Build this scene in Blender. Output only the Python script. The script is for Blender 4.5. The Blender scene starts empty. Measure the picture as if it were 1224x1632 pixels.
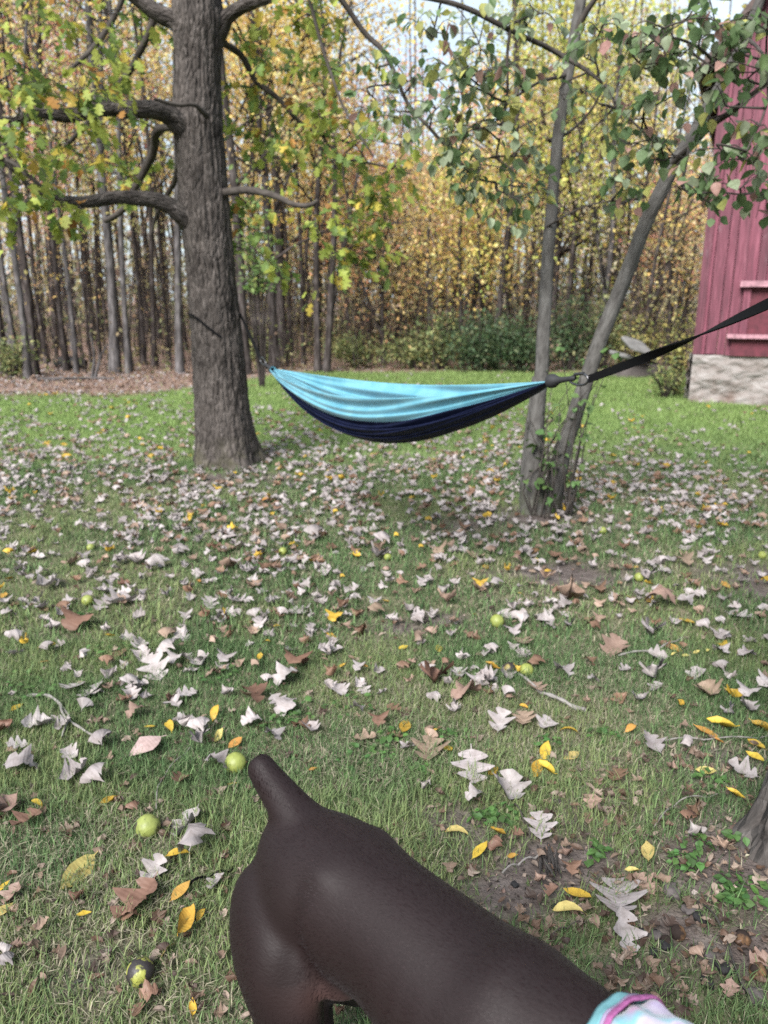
import bpy, math, random
import numpy as np
from mathutils import Vector, Matrix, noise as mnoise

R = math.radians
random.seed(7)
rng = np.random.default_rng(7)
scene = bpy.context.scene
COL = scene.collection

# ------------------------------------------------------------------ camera
CAM_H, PITCH, FPX = 1.40, R(15.5), 1226.0
cam = bpy.data.cameras.new('camera')
cam.sensor_fit = 'VERTICAL'; cam.sensor_height = 36.0; cam.sensor_width = 27.0
cam.lens = 36.0 * FPX / 1632.0
cam.clip_start = 0.05; cam.clip_end = 500
cam.dof.use_dof = True; cam.dof.focus_distance = 1.5; cam.dof.aperture_fstop = 4.4
cam_ob = bpy.data.objects.new('camera', cam); COL.objects.link(cam_ob)
cam_ob.location = (0, 0, CAM_H); cam_ob.rotation_euler = (R(90) - PITCH, 0, 0)
scene.camera = cam_ob

# ------------------------------------------------------------------ sky, sun, exposure
SUN_EL, SUN_AZ = R(42), R(208)          # azimuth clockwise from +Y (the way the camera looks)
world = bpy.data.worlds.new('World'); scene.world = world; world.use_nodes = True
wt = world.node_tree; wt.nodes.clear()
sky = wt.nodes.new('ShaderNodeTexSky'); sky.sky_type = 'NISHITA'; sky.sun_disc = False
sky.sun_elevation = SUN_EL; sky.sun_rotation = SUN_AZ
sky.air_density = 1.0; sky.dust_density = 2.0; sky.ozone_density = 1.0
geo = wt.nodes.new('ShaderNodeTexCoord')
cl = wt.nodes.new('ShaderNodeTexNoise'); cl.inputs['Scale'].default_value = 2.2; cl.inputs['Detail'].default_value = 6
clr = wt.nodes.new('ShaderNodeMapRange'); clr.inputs['From Min'].default_value = 0.35; clr.inputs['From Max'].default_value = 0.65
clr.inputs['To Min'].default_value = 0.6; clr.inputs['To Max'].default_value = 0.95
mixw = wt.nodes.new('ShaderNodeMix'); mixw.data_type = 'RGBA'
mixw.inputs['B'].default_value = (4.9, 5.7, 6.4, 1)
bgn = wt.nodes.new('ShaderNodeBackground'); bgn.inputs['Strength'].default_value = 0.075
wo = wt.nodes.new('ShaderNodeOutputWorld')
wt.links.new(geo.outputs['Generated'], cl.inputs['Vector'])
wt.links.new(cl.outputs['Fac'], clr.inputs['Value'])
wt.links.new(clr.outputs['Result'], mixw.inputs['Factor'])
wt.links.new(sky.outputs['Color'], mixw.inputs['A'])
wt.links.new(mixw.outputs['Result'], bgn.inputs['Color'])
wt.links.new(bgn.outputs['Background'], wo.inputs['Surface'])

sun = bpy.data.lights.new('sun', 'SUN'); sun.energy = 3.6; sun.angle = R(30); sun.color = (1.0, 0.97, 0.94)
sun_ob = bpy.data.objects.new('sun', sun); COL.objects.link(sun_ob)
sdir = Vector((math.sin(SUN_AZ) * math.cos(SUN_EL), math.cos(SUN_AZ) * math.cos(SUN_EL), math.sin(SUN_EL)))
sun_ob.rotation_euler = sdir.to_track_quat('Z', 'Y').to_euler(); sun_ob.location = sdir * 30

scene.view_settings.view_transform = 'Standard'; scene.view_settings.look = 'None'
scene.view_settings.exposure = 1.5; scene.view_settings.gamma = 1.0
scene.render.engine = 'CYCLES'
scene.cycles.max_bounces = 4; scene.cycles.diffuse_bounces = 3; scene.cycles.glossy_bounces = 2
scene.cycles.transmission_bounces = 2; scene.cycles.transparent_max_bounces = 4
scene.cycles.use_adaptive_sampling = True; scene.cycles.adaptive_threshold = .015
scene.cycles.use_denoising = False

# ------------------------------------------------------------------ picture -> place
CP, SP = math.cos(PITCH), math.sin(PITCH)
def ray(px, py):
    xc, yc = (px - 612) / FPX, -(py - 816) / FPX
    return np.array([xc, CP + yc * SP, -SP + yc * CP])
def at_y(px, py, Y):
    d = ray(px, py); return np.array([0, 0, CAM_H]) + d * (Y / d[1])
def on_ground(px, py, z=0.0):
    d = ray(px, py); return np.array([0, 0, CAM_H]) + d * ((z - CAM_H) / d[2])
def depth_of(p):
    return p[1] * CP + (CAM_H - p[2]) * SP
def project(p):
    z = depth_of(p); yc = p[1] * SP + (p[2] - CAM_H) * CP
    return 612 + FPX * p[0] / z, 816 - FPX * yc / z
def stand(px, Y):
    """ground point at distance Y in the picture column px"""
    return np.array([(px - 612) / FPX * (Y * CP + CAM_H * SP), Y, 0.0])

# ------------------------------------------------------------------ numpy noise
def _h(i, j, s):
    v = np.sin(i * 127.1 + j * 311.7 + s * 74.7) * 43758.5453
    return v - np.floor(v)
def vnoise(x, y, s=0):
    x = np.asarray(x, float); y = np.asarray(y, float)
    i, j = np.floor(x), np.floor(y); u, v = x - i, y - j
    u = u * u * (3 - 2 * u); v = v * v * (3 - 2 * v)
    return (_h(i, j, s) * (1 - u) + _h(i + 1, j, s) * u) * (1 - v) + (_h(i, j + 1, s) * (1 - u) + _h(i + 1, j + 1, s) * u) * v
def fbm(x, y, s=0, o=4):
    t, a, n = 0, 0.5, 0
    for k in range(o):
        t = t + a * vnoise(np.asarray(x) * 2 ** k, np.asarray(y) * 2 ** k, s + k); n += a; a *= .5
    return t / n
def sstep(a, b, x):
    t = np.clip((np.asarray(x, float) - a) / (b - a), 0, 1); return t * t * (3 - 2 * t)

def height(x, y):
    x = np.asarray(x, float); y = np.asarray(y, float)
    h = (fbm(x * .7, y * .7, 3, 3) - .5) * .05 * sstep(1.0, 4.0, y) + (fbm(x * 3, y * 3, 9, 2) - .5) * .018
    oak = np.hypot(x - OAK[0], y - OAK[1]); h = h + .07 * np.exp(-(oak / .75) ** 2)
    dt = np.hypot(x - DUO[0], y - DUO[1]); h = h + .05 * np.exp(-(dt / .4) ** 2)
    nt = np.hypot(x - NUT[0], y - NUT[1]); h = h + .05 * np.exp(-(nt / .5) ** 2)
    return h + .25 * sstep(17, 40, y) * fbm(x * .1, y * .1, 5, 2)
OAK = at_y(362, 740, 6.42); OAK = np.array([OAK[0], 6.42])
DUO = on_ground(862, 830)[:2] + np.array([0, .04])
NUT = np.array([1.115, 1.63])
def gnd(px, py, up=0.0):
    p = on_ground(px, py); p[2] = float(height(p[0], p[1])) + up; return p

def worn(x, y):
    """bare soil: 0 lawn .. 1 bare"""
    m = np.zeros_like(np.asarray(x, float))
    for px, py, rx, ry, k in [(905, 915, .34, .22, 1.0), (700, 985, .16, .1, .7), (640, 998, .12, .08, .8), (1190, 925, .3, .3, .8), (880, 1385, .17, .12, 1.0), (820, 1420, .14, .10, .8),
                              (760, 1310, .16, .1, .55), (1075, 1490, .13, .09, .95), (1180, 1530, .2, .11, .95), (1050, 1560, .16, .08, .6), (1130, 1230, .3, .2, .55), (960, 1310, .25, .12, .5),
                              (480, 960, .25, .2, .4), (850, 832, .5, .25, .8), (360, 770, .7, .3, .6), (740, 840, .4, .3, .6), (190, 835, .3, .2, .45),
                              (1190, 1420, .25, .25, .9), (260, 1330, .1, .08, .4), (150, 1560, .12, .1, .45)]:
        c = on_ground(px, py)
        d = ((x - c[0]) / rx) ** 2 + ((y - c[1]) / ry) ** 2
        m = np.maximum(m, k * np.exp(-d * .9))
    n = fbm(np.asarray(x) * 6, np.asarray(y) * 6, 21, 3)
    return np.clip(m * 1.5 + (n - .5) * 1.1 - .12, 0, 1)
def littered(x, y):
    """woodland floor: 0 lawn .. 1 leaf litter"""
    x = np.asarray(x, float); y = np.asarray(y, float)
    edge = 15.2 - 3.9 * sstep(-1.5, -4.2, x) + 1.2 * (fbm(x * .6, y * .6, 31, 3) - .5)
    return sstep(-.5, .5, y - edge)

# ------------------------------------------------------------------ node materials
def new_mat(name):
    m = bpy.data.materials.new(name); m.use_nodes = True; nt = m.node_tree; nt.nodes.clear()
    o = nt.nodes.new('ShaderNodeOutputMaterial'); b = nt.nodes.new('ShaderNodeBsdfPrincipled')
    nt.links.new(b.outputs[0], o.inputs['Surface'])
    return m, nt, b, o
def ramp(nt, stops, fac=None):
    r = nt.nodes.new('ShaderNodeValToRGB'); e = r.color_ramp.elements
    while len(e) < len(stops): e.new(.5)
    for k, (p, c) in enumerate(stops):
        e[k].position = p; e[k].color = (c[0], c[1], c[2], 1)
    if fac is not None: nt.links.new(fac, r.inputs['Fac'])
    return r
def nz(nt, vec, scale, detail=4, rough=.55, dist=0):
    n = nt.nodes.new('ShaderNodeTexNoise'); n.inputs['Scale'].default_value = scale
    n.inputs['Detail'].default_value = detail; n.inputs['Roughness'].default_value = rough; n.inputs['Distortion'].default_value = dist
    if vec is not None: nt.links.new(vec, n.inputs['Vector'])
    return n
def bump(nt, b, h, strength, dist=.01):
    n = nt.nodes.new('ShaderNodeBump'); n.inputs['Strength'].default_value = strength; n.inputs['Distance'].default_value = dist
    nt.links.new(h, n.inputs['Height']); nt.links.new(n.outputs[0], b.inputs['Normal']); return n
def attr(nt, name):
    a = nt.nodes.new('ShaderNodeAttribute'); a.attribute_name = name; return a
def mixc(nt, fac, a, b, mode='MIX'):
    m = nt.nodes.new('ShaderNodeMix'); m.data_type = 'RGBA'; m.blend_type = mode
    for s, v in (('Factor', fac), ('A', a), ('B', b)):
        if hasattr(v, 'is_linked'): nt.links.new(v, m.inputs[s])
        else: m.inputs[s].default_value = v if s == 'Factor' else (*v, 1)
    return m.outputs['Result']
def objco(nt):
    return nt.nodes.new('ShaderNodeTexCoord').outputs['Object']
def scaled(nt, vec, s):
    m = nt.nodes.new('ShaderNodeMapping'); m.inputs['Scale'].default_value = s; nt.links.new(vec, m.inputs['Vector']); return m.outputs[0]
M = {}

def bark(name, dark, mid, light, fine=26, strength=.9, moss=None, dist=.012):
    m, nt, b, o = new_mat(name)
    a = attr(nt, 'bark').outputs['Vector']
    st = scaled(nt, a, (1, 1, .28))
    n1 = nz(nt, st, fine, 5, .6, .6)
    n2 = nz(nt, a, 6, 4)
    v = nt.nodes.new('ShaderNodeTexVoronoi'); v.feature = 'DISTANCE_TO_EDGE'; v.inputs['Scale'].default_value = fine * 1.0
    nt.links.new(st, v.inputs['Vector'])
    c = ramp(nt, [(.30, dark), (.5, mid), (.72, light)], n1.outputs['Fac']).outputs[0]
    c = mixc(nt, .35, c, ramp(nt, [(.3, dark), (.7, light)], n2.outputs['Fac']).outputs[0])
    if moss:
        mm = nt.nodes.new('ShaderNodeSeparateXYZ'); nt.links.new(a, mm.inputs[0])
        r = nt.nodes.new('ShaderNodeMapRange'); r.inputs['From Min'].default_value = .45; r.inputs['From Max'].default_value = 0.0
        nt.links.new(mm.outputs['Z'], r.inputs['Value'])
        k = nt.nodes.new('ShaderNodeMath'); k.operation = 'MULTIPLY'; nt.links.new(r.outputs[0], k.inputs[0])
        nt.links.new(ramp(nt, [(.45, (0, 0, 0)), (.62, (1, 1, 1))], nz(nt, a, 5, 3).outputs['Fac']).outputs[0], k.inputs[1])
        c = mixc(nt, k.outputs[0], c, moss)
    nt.links.new(c, b.inputs['Base Color']); b.inputs['Roughness'].default_value = .92; b.inputs['Specular IOR Level'].default_value = .2
    ad = nt.nodes.new('ShaderNodeMath'); ad.operation = 'ADD'; nt.links.new(n1.outputs['Fac'], ad.inputs[0])
    mr = nt.nodes.new('ShaderNodeMapRange'); mr.inputs['From Max'].default_value = .25; mr.inputs['To Max'].default_value = .8
    nt.links.new(v.outputs['Distance'], mr.inputs['Value']); nt.links.new(mr.outputs[0], ad.inputs[1])
    bump(nt, b, ad.outputs[0], strength, dist)
    return m
M['oak_bark'] = bark('oak_bark', (.010, .008, .007), (.046, .039, .035), (.135, .118, .108), 40, 1.0, (.055, .055, .02))
M['smooth_bark'] = bark('smooth_bark', (.035, .032, .030), (.075, .071, .066), (.135, .131, .124), 40, .5, (.06, .07, .03), .005)
M['nut_bark'] = bark('nut_bark', (.014, .012, .011), (.055, .048, .045), (.15, .138, .13), 34, 1.0, None)
M['twig_bark'] = bark('twig_bark', (.022, .018, .016), (.045, .038, .034), (.09, .08, .07), 60, .3, None, .003)
M['dead_wood'] = bark('dead_wood', (.09, .08, .073), (.19, .175, .165), (.31, .295, .28), 50, .5, None, .004)

def far_bark(name, dark, mid, light):
    m, nt, b, o = new_mat(name)
    n1 = nz(nt, scaled(nt, attr(nt, 'bark').outputs['Vector'], (1, 1, .2)), 16, 2, .6)
    nt.links.new(ramp(nt, [(.32, dark), (.5, mid), (.7, light)], n1.outputs['Fac']).outputs[0], b.inputs['Base Color'])
    b.inputs['Roughness'].default_value = .95; b.inputs['Specular IOR Level'].default_value = .15
    return m
M['dark_trunk'] = far_bark('dark_trunk', (.013, .010, .010), (.038, .031, .029), (.088, .076, .073))
M['grey_trunk'] = far_bark('grey_trunk', (.026, .024, .023), (.070, .064, .064), (.14, .13, .13))
M['brown_trunk'] = far_bark('brown_trunk', (.018, .014, .013), (.048, .039, .036), (.10, .084, .080))
def leafmat(name, col=None, trans=.35, var=.35, veins=True, rough=.55):
    """col None: the per-leaf colour attribute 'tint'; otherwise one colour varied from leaf to leaf"""
    m, nt, b, o = new_mat(name)
    if col is None:
        c = attr(nt, 'tint').outputs['Color']
        n = nz(nt, objco(nt), 30, 3)
    else:
        oi = nt.nodes.new('ShaderNodeObjectInfo')
        hs = nt.nodes.new('ShaderNodeHueSaturation'); hs.inputs['Color'].default_value = (*col, 1)
        mh = nt.nodes.new('ShaderNodeMapRange'); mh.inputs['To Min'].default_value = .485; mh.inputs['To Max'].default_value = .515
        mv = nt.nodes.new('ShaderNodeMapRange'); mv.inputs['To Min'].default_value = 1 - var; mv.inputs['To Max'].default_value = 1 + var * .6
        fr = nt.nodes.new('ShaderNodeMath'); fr.operation = 'MULTIPLY'; fr.inputs[1].default_value = 7.31
        fr2 = nt.nodes.new('ShaderNodeMath'); fr2.operation = 'FRACT'
        nt.links.new(oi.outputs['Random'], fr.inputs[0]); nt.links.new(fr.outputs[0], fr2.inputs[0])
        nt.links.new(oi.outputs['Random'], mv.inputs['Value']); nt.links.new(fr2.outputs[0], mh.inputs['Value'])
        nt.links.new(mh.outputs[0], hs.inputs['Hue']); nt.links.new(mv.outputs[0], hs.inputs['Value'])
        c = hs.outputs[0]
        n = nz(nt, scaled(nt, objco(nt), (1, 1, 1)), 5, 4)
    if name != 'tint_leaf':
        blot = ramp(nt, [(.3, (.62, .58, .55)), (.6, (1, 1, 1))], n.outputs['Fac']).outputs[0]
        c = mixc(nt, .8, c, blot, 'MULTIPLY')
    nt.links.new(c, b.inputs['Base Color']); b.inputs['Roughness'].default_value = rough; b.inputs['Specular IOR Level'].default_value = .3
    if veins and col is not None:
        w = nt.nodes.new('ShaderNodeTexWave'); w.inputs['Scale'].default_value = 4; w.inputs['Distortion'].default_value = 1.5
        w.bands_direction = 'Y'; nt.links.new(objco(nt), w.inputs['Vector']); bump(nt, b, w.outputs['Fac'], .10, .006)
    if trans > 0:
        t = nt.nodes.new('ShaderNodeBsdfTranslucent'); nt.links.new(c, t.inputs['Color'])
        mx = nt.nodes.new('ShaderNodeMixShader'); mx.inputs[0].default_value = trans
        nt.links.new(b.outputs[0], mx.inputs[1]); nt.links.new(t.outputs[0], mx.inputs[2]); nt.links.new(mx.outputs[0], o.inputs['Surface'])
    return m
M['tint_leaf'] = leafmat('tint_leaf', None, .5)
M['tint_fallen'] = leafmat('tint_fallen', None, .12)
LEAFC = {'pale': (.30, .268, .265), 'brown': (.165, .098, .066), 'tan': (.245, .172, .132), 'yellow': (.40, .265, .035), 'paleyellow': (.42, .355, .12),
         'pink': (.36, .26, .25), 'orange': (.36, .19, .045)}
for k, c in LEAFC.items(): M['fallen_' + k] = leafmat('fallen_' + k, c, .12, .22)
OAKC = {'green': (.14, .21, .055), 'lime': (.31, .36, .075), 'gold': (.52, .40, .08), 'rust': (.36, .18, .05)}
for k, c in OAKC.items(): M['oak_' + k] = leafmat('oak_' + k, c, .55, .35)
DUOC = {'dusk': (.115, .180, .075), 'sage': (.25, .30, .19), 'wine': (.34, .20, .17), 'olive': (.36, .36, .11)}
for k, c in DUOC.items(): M['duo_' + k] = leafmat('duo_' + k, c, .5, .4)

def simple(name, col, rough=.6, metal=0.0, noise_amt=.25, scale=20, bumpk=.2, spec=.4):
    m, nt, b, o = new_mat(name)
    n = nz(nt, objco(nt), scale, 5)
    k = 1 - noise_amt
    c = ramp(nt, [(.3, tuple(v * k for v in col)), (.7, tuple(min(1, v * (1 + noise_amt * .6)) for v in col))], n.outputs['Fac']).outputs[0]
    nt.links.new(c, b.inputs['Base Color']); b.inputs['Roughness'].default_value = rough; b.inputs['Metallic'].default_value = metal
    b.inputs['Specular IOR Level'].default_value = spec
    if bumpk: bump(nt, b, n.outputs['Fac'], bumpk, .005)
    return m
M['strap'] = simple('strap', (.0025, .0025, .0032), .8, 0, .3, 300, .2, .12)
M['cord'] = simple('cord', (.015, .015, .017), .7, 0, .3, 200, .3)
M['steel'] = simple('steel', (.10, .10, .105), .35, .9, .2, 60, .05)
M['slab'] = simple('slab', (.15, .148, .145), .9, 0, .35, 6, .5)
M['char'] = simple('char', (.012, .011, .012), .8, 0, .4, 60, .8)
M['stone'] = simple('stone', (.075, .064, .062), .85, 0, .4, 40, .6)

# ground
m, nt, b, o = new_mat('ground')
oc = objco(nt)
soil = ramp(nt, [(.25, (.040, .031, .027)), (.5, (.085, .069, .063)), (.75, (.155, .132, .122))], nz(nt, oc, 14, 5, .7).outputs['Fac']).outputs[0]
turf = ramp(nt, [(.3, (.050, .058, .028)), (.5, (.095, .098, .055)), (.7, (.17, .145, .10))], nz(nt, oc, 9, 4, .7).outputs['Fac']).outputs[0]
farturf_lit = ramp(nt, [(.3, (.075, .125, .035)), (.7, (.125, .185, .05))], nz(nt, oc, 2.2, 4, .75).outputs['Fac']).outputs[0]  # open light beyond the tree shade put into the far lawn's colour
lit = ramp(nt, [(.25, (.07, .042, .032)), (.45, (.15, .098, .078)), (.6, (.24, .175, .148)), (.8, (.33, .27, .25))], nz(nt, oc, 11, 4, .8).outputs['Fac']).outputs[0]
c = mixc(nt, attr(nt, 'far').outputs['Fac'], turf, farturf_lit)
c = mixc(nt, attr(nt, 'soil').outputs['Fac'], c, soil)
c = mixc(nt, attr(nt, 'litter').outputs['Fac'], c, lit)
nt.links.new(c, b.inputs['Base Color']); b.inputs['Roughness'].default_value = .95; b.inputs['Specular IOR Level'].default_value = .15
bump(nt, b, nz(nt, oc, 45, 3, .7).outputs['Fac'], .8, .02)
M['ground'] = m

# grass blades
m, nt, b, o = new_mat('grass')
c = attr(nt, 'tint').outputs['Color']
nt.links.new(c, b.inputs['Base Color']); b.inputs['Roughness'].default_value = .72; b.inputs['Specular IOR Level'].default_value = .12; b.inputs['Specular Tint'].default_value = (.86, .84, 1.0, 1)
t = nt.nodes.new('ShaderNodeBsdfTranslucent'); nt.links.new(c, t.inputs['Color'])
mx = nt.nodes.new('ShaderNodeMixShader'); mx.inputs[0].default_value = .3
nt.links.new(b.outputs[0], mx.inputs[1]); nt.links.new(t.outputs[0], mx.inputs[2]); nt.links.new(mx.outputs[0], o.inputs['Surface'])
M['grass'] = m

# barn paint
m, nt, b, o = new_mat('barn_paint')
oc = objco(nt); oi = nt.nodes.new('ShaderNodeObjectInfo')
gr = nz(nt, scaled(nt, oc, (1, 1, .06)), 38, 6, .65)
c = ramp(nt, [(.25, (.038, .009, .016)), (.5, (.105, .022, .039)), (.75, (.20, .062, .090))], gr.outputs['Fac']).outputs[0]
hs = nt.nodes.new('ShaderNodeHueSaturation'); nt.links.new(c, hs.inputs['Color'])
mv = nt.nodes.new('ShaderNodeMapRange'); mv.inputs['To Min'].default_value = .62; mv.inputs['To Max'].default_value = 1.3
nt.links.new(oi.outputs['Random'], mv.inputs['Value']); nt.links.new(mv.outputs[0], hs.inputs['Value'])
wear = ramp(nt, [(.60, (0, 0, 0)), (.70, (1, 1, 1))], nz(nt, scaled(nt, oc, (1, 1, .35)), 7, 9, .75, .5).outputs['Fac']).outputs[0]
wm = nt.nodes.new('ShaderNodeMath'); wm.operation = 'MULTIPLY'; wm.inputs[1].default_value = .55; nt.links.new(wear, wm.inputs[0])
c = mixc(nt, wm.outputs[0], hs.outputs[0], (.22, .15, .17))
nt.links.new(c, b.inputs['Base Color']); b.inputs['Roughness'].default_value = .7
bump(nt, b, gr.outputs['Fac'], .6, .01); M['barn_paint'] = m
M['barn_trim'] = simple('barn_trim', (.31, .16, .19), .7, 0, .5, 18, .3)
M['barn_panel'] = simple('barn_panel', (.085, .014, .024), .7, 0, .4, 14, .3)
M['barn_roof'] = simple('barn_roof', (.07, .05, .045), .85, 0, .4, 20, .5)
# stone foundation
m, nt, b, o = new_mat('foundation')
oc = objco(nt)
c = ramp(nt, [(.25, (.07, .055, .048)), (.42, (.17, .145, .133)), (.6, (.24, .22, .21)), (.8, (.31, .295, .285))], nz(nt, scaled(nt, oc, (1, 1, 1.8)), 5, 9, .68, .8).outputs['Fac']).outputs[0]
c2 = ramp(nt, [(.55, (1, 1, 1)), (.7, (.55, .42, .36))], nz(nt, oc, 3, 4).outputs['Fac']).outputs[0]
c = mixc(nt, .8, c, c2, 'MULTIPLY')
nt.links.new(c, b.inputs['Base Color']); b.inputs['Roughness'].default_value = .95
bump(nt, b, nz(nt, oc, 22, 8, .7).outputs['Fac'], .8, .03); M['foundation'] = m

def fabric(name, col, light, sheen=.15):
    m, nt, b, o = new_mat(name)
    n = nz(nt, objco(nt), 9, 4)
    c = ramp(nt, [(.35, col), (.65, light)], n.outputs['Fac']).outputs[0]
    nt.links.new(c, b.inputs['Base Color']); b.inputs['Roughness'].default_value = .55 if sheen == 0 else .42; b.inputs['Specular IOR Level'].default_value = .15 if sheen == 0 else .4; b.inputs['Sheen Weight'].default_value = sheen
    t = nt.nodes.new('ShaderNodeBsdfTranslucent'); nt.links.new(c, t.inputs['Color'])
    mx = nt.nodes.new('ShaderNodeMixShader'); mx.inputs[0].default_value = .2
    nt.links.new(b.outputs[0], mx.inputs[1]); nt.links.new(t.outputs[0], mx.inputs[2]); nt.links.new(mx.outputs[0], o.inputs['Surface'])
    bump(nt, b, nz(nt, objco(nt), 60, 3).outputs['Fac'], .08, .004)
    return m
M['aqua'] = fabric('aqua', (.085, .28, .37), (.14, .35, .43))
M['navy'] = fabric('navy', (.004, .0065, .022), (.008, .011, .036), .0)

# walnut husks
def huskmat(name, green, spot, lo, hi):
    m, nt, b, o = new_mat(name)
    oc = objco(nt); oi = nt.nodes.new('ShaderNodeObjectInfo')
    va = nt.nodes.new('ShaderNodeVectorMath'); va.operation = 'ADD'; nt.links.new(oc, va.inputs[0]); nt.links.new(oi.outputs['Random'], va.inputs[1])
    f = ramp(nt, [(lo, (0, 0, 0)), (hi, (1, 1, 1))], nz(nt, va.outputs[0], 28, 3).outputs['Fac']).outputs[0]
    g = ramp(nt, [(.3, tuple(.7 * v for v in green)), (.7, green)], nz(nt, va.outputs[0], 70, 4).outputs['Fac']).outputs[0]
    c = mixc(nt, f, g, spot)
    nt.links.new(c, b.inputs['Base Color']); b.inputs['Roughness'].default_value = .9 if 'brown' in name else .5; b.inputs['Specular IOR Level'].default_value = .1 if 'brown' in name else .4
    bump(nt, b, nz(nt, va.outputs[0], 160, 4).outputs['Fac'], .35, .003)
    return m
M['husk_green'] = huskmat('husk_green', (.205, .235, .055), (.10, .09, .04), .66, .74)
M['husk_spot'] = huskmat('husk_spot', (.20, .23, .06), (.045, .035, .03), .56, .62)
M['husk_rot'] = huskmat('husk_rot', (.25, .26, .055), (.022, .018, .018), .50, .54)
M['husk_black'] = huskmat('husk_black', (.20, .16, .05), (.020, .015, .016), .38, .46)
M['husk_brown'] = huskmat('husk_brown', (.15, .085, .045), (.022, .016, .014), .42, .56)

# dog coat
m, nt, b, o = new_mat('coat')
oc = objco(nt)
n = nz(nt, scaled(nt, oc, (1, 1, 1)), 5, 4)
base = ramp(nt, [(.3, (.0070, .0033, .0035)), (.7, (.0104, .0050, .0054))], n.outputs['Fac']).outputs[0]
skin = attr(nt, 'skin').outputs['Fac']
c = mixc(nt, skin, base, (.16, .085, .075))
nt.links.new(c, b.inputs['Base Color']); b.inputs['Roughness'].default_value = .6; b.inputs['Specular IOR Level'].default_value = .25
b.inputs['Sheen Weight'].default_value = .02; b.inputs['Sheen Roughness'].default_value = .4; b.inputs['Sheen Tint'].default_value = (.85, .8, .9, 1)
bump(nt, b, nz(nt, scaled(nt, oc, (90, 260, 260)), 1, 3, .65).outputs['Fac'], .38, .0018)
M['coat'] = m
m, nt, b, o = new_mat('hair')
c = ramp(nt, [(0, (.005, .0022, .0023)), (1, (.0150, .0078, .0086))], attr(nt, 'tint').outputs['Fac']).outputs[0]
nt.links.new(c, b.inputs['Base Color']); b.inputs['Roughness'].default_value = .5; b.inputs['Specular IOR Level'].default_value = .18
M['hair'] = m
M['eye'] = simple('eye', (.02, .012, .006), .1, 0, .1, 20, 0, .6)
M['nose'] = simple('nose', (.05, .025, .02), .35, 0, .2, 90, .3)
# bandana
m, nt, b, o = new_mat('bandana')
n = nz(nt, objco(nt), 16, 2, .5, .4)
c = ramp(nt, [(.30, (.26, .08, .23)), (.42, (.24, .18, .33)), (.52, (.34, .30, .38)), (.62, (.11, .27, .31)), (.74, (.30, .12, .25))], n.outputs['Fac']).outputs[0]
nt.links.new(c, b.inputs['Base Color']); b.inputs['Roughness'].default_value = .8; b.inputs['Sheen Weight'].default_value = .3
w = nz(nt, objco(nt), 500, 2); bump(nt, b, w.outputs['Fac'], .3, .002); M['bandana'] = m
M['band_aqua'] = simple('band_aqua', (.13, .30, .33), .8, 0, .15, 60, .2)
M['band_pink'] = simple('band_pink', (.25, .07, .19), .8, 0, .35, 120, .4)
M['band_lilac'] = simple('band_lilac', (.26, .21, .32), .8, 0, .2, 60, .2)

# ------------------------------------------------------------------ mesh helpers
def mesh_np(name, V, F, mats, attrs=None, smooth=True, matidx=None):
    V = np.asarray(V, np.float32); F = np.asarray(F, np.int32)
    me = bpy.data.meshes.new(name); k = F.shape[1]
    me.vertices.add(len(V)); me.vertices.foreach_set('co', V.ravel())
    me.loops.add(F.size); me.loops.foreach_set('vertex_index', F.ravel())
    me.polygons.add(len(F)); me.polygons.foreach_set('loop_start', np.arange(0, F.size, k, dtype=np.int32))
    try: me.polygons.foreach_set('loop_total', np.full(len(F), k, np.int32))
    except Exception: pass
    me.polygons.foreach_set('use_smooth', np.full(len(F), smooth, bool))
    if matidx is not None: me.polygons.foreach_set('material_index', np.asarray(matidx, np.int32))
    for mm in (mats if isinstance(mats, (list, tuple)) else [mats]): me.materials.append(M[mm])
    for an, (dom, typ, data) in (attrs or {}).items():
        a = me.attributes.new(an, typ, dom)
        a.data.foreach_set({'FLOAT': 'value', 'FLOAT_VECTOR': 'vector', 'FLOAT_COLOR': 'color'}[typ], np.asarray(data, np.float32).ravel())
    me.update(calc_edges=True)
    return me
def link(name, data, parent=None, loc=None, rot=None, scale=None):
    o = bpy.data.objects.new(name, data); COL.objects.link(o)
    if parent is not None: o.parent = parent
    if loc is not None: o.location = loc
    if rot is not None: o.rotation_euler = rot
    if scale is not None: o.scale = (scale,) * 3 if not hasattr(scale, '__len__') else scale
    return o
def tag(o, label=None, cat=None, group=None, kind=None):
    for k, v in (('label', label), ('category', cat), ('group', group), ('kind', kind)):
        if v: o[k] = v
    return o
def thing(name, label, cat, loc=(0, 0, 0), rz=0, group=None):
    o = link(name, None, None, loc, (0, 0, rz)); return tag(o, label, cat, group)
def to_local(o, V):
    """world points into the frame of an Empty that has location and z rotation only"""
    V = np.asarray(V, float) - np.array(o.location)
    a = -o.rotation_euler[2]; c, s = math.cos(a), math.sin(a)
    return np.stack([V[..., 0] * c - V[..., 1] * s, V[..., 0] * s + V[..., 1] * c, V[..., 2]], -1)

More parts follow.
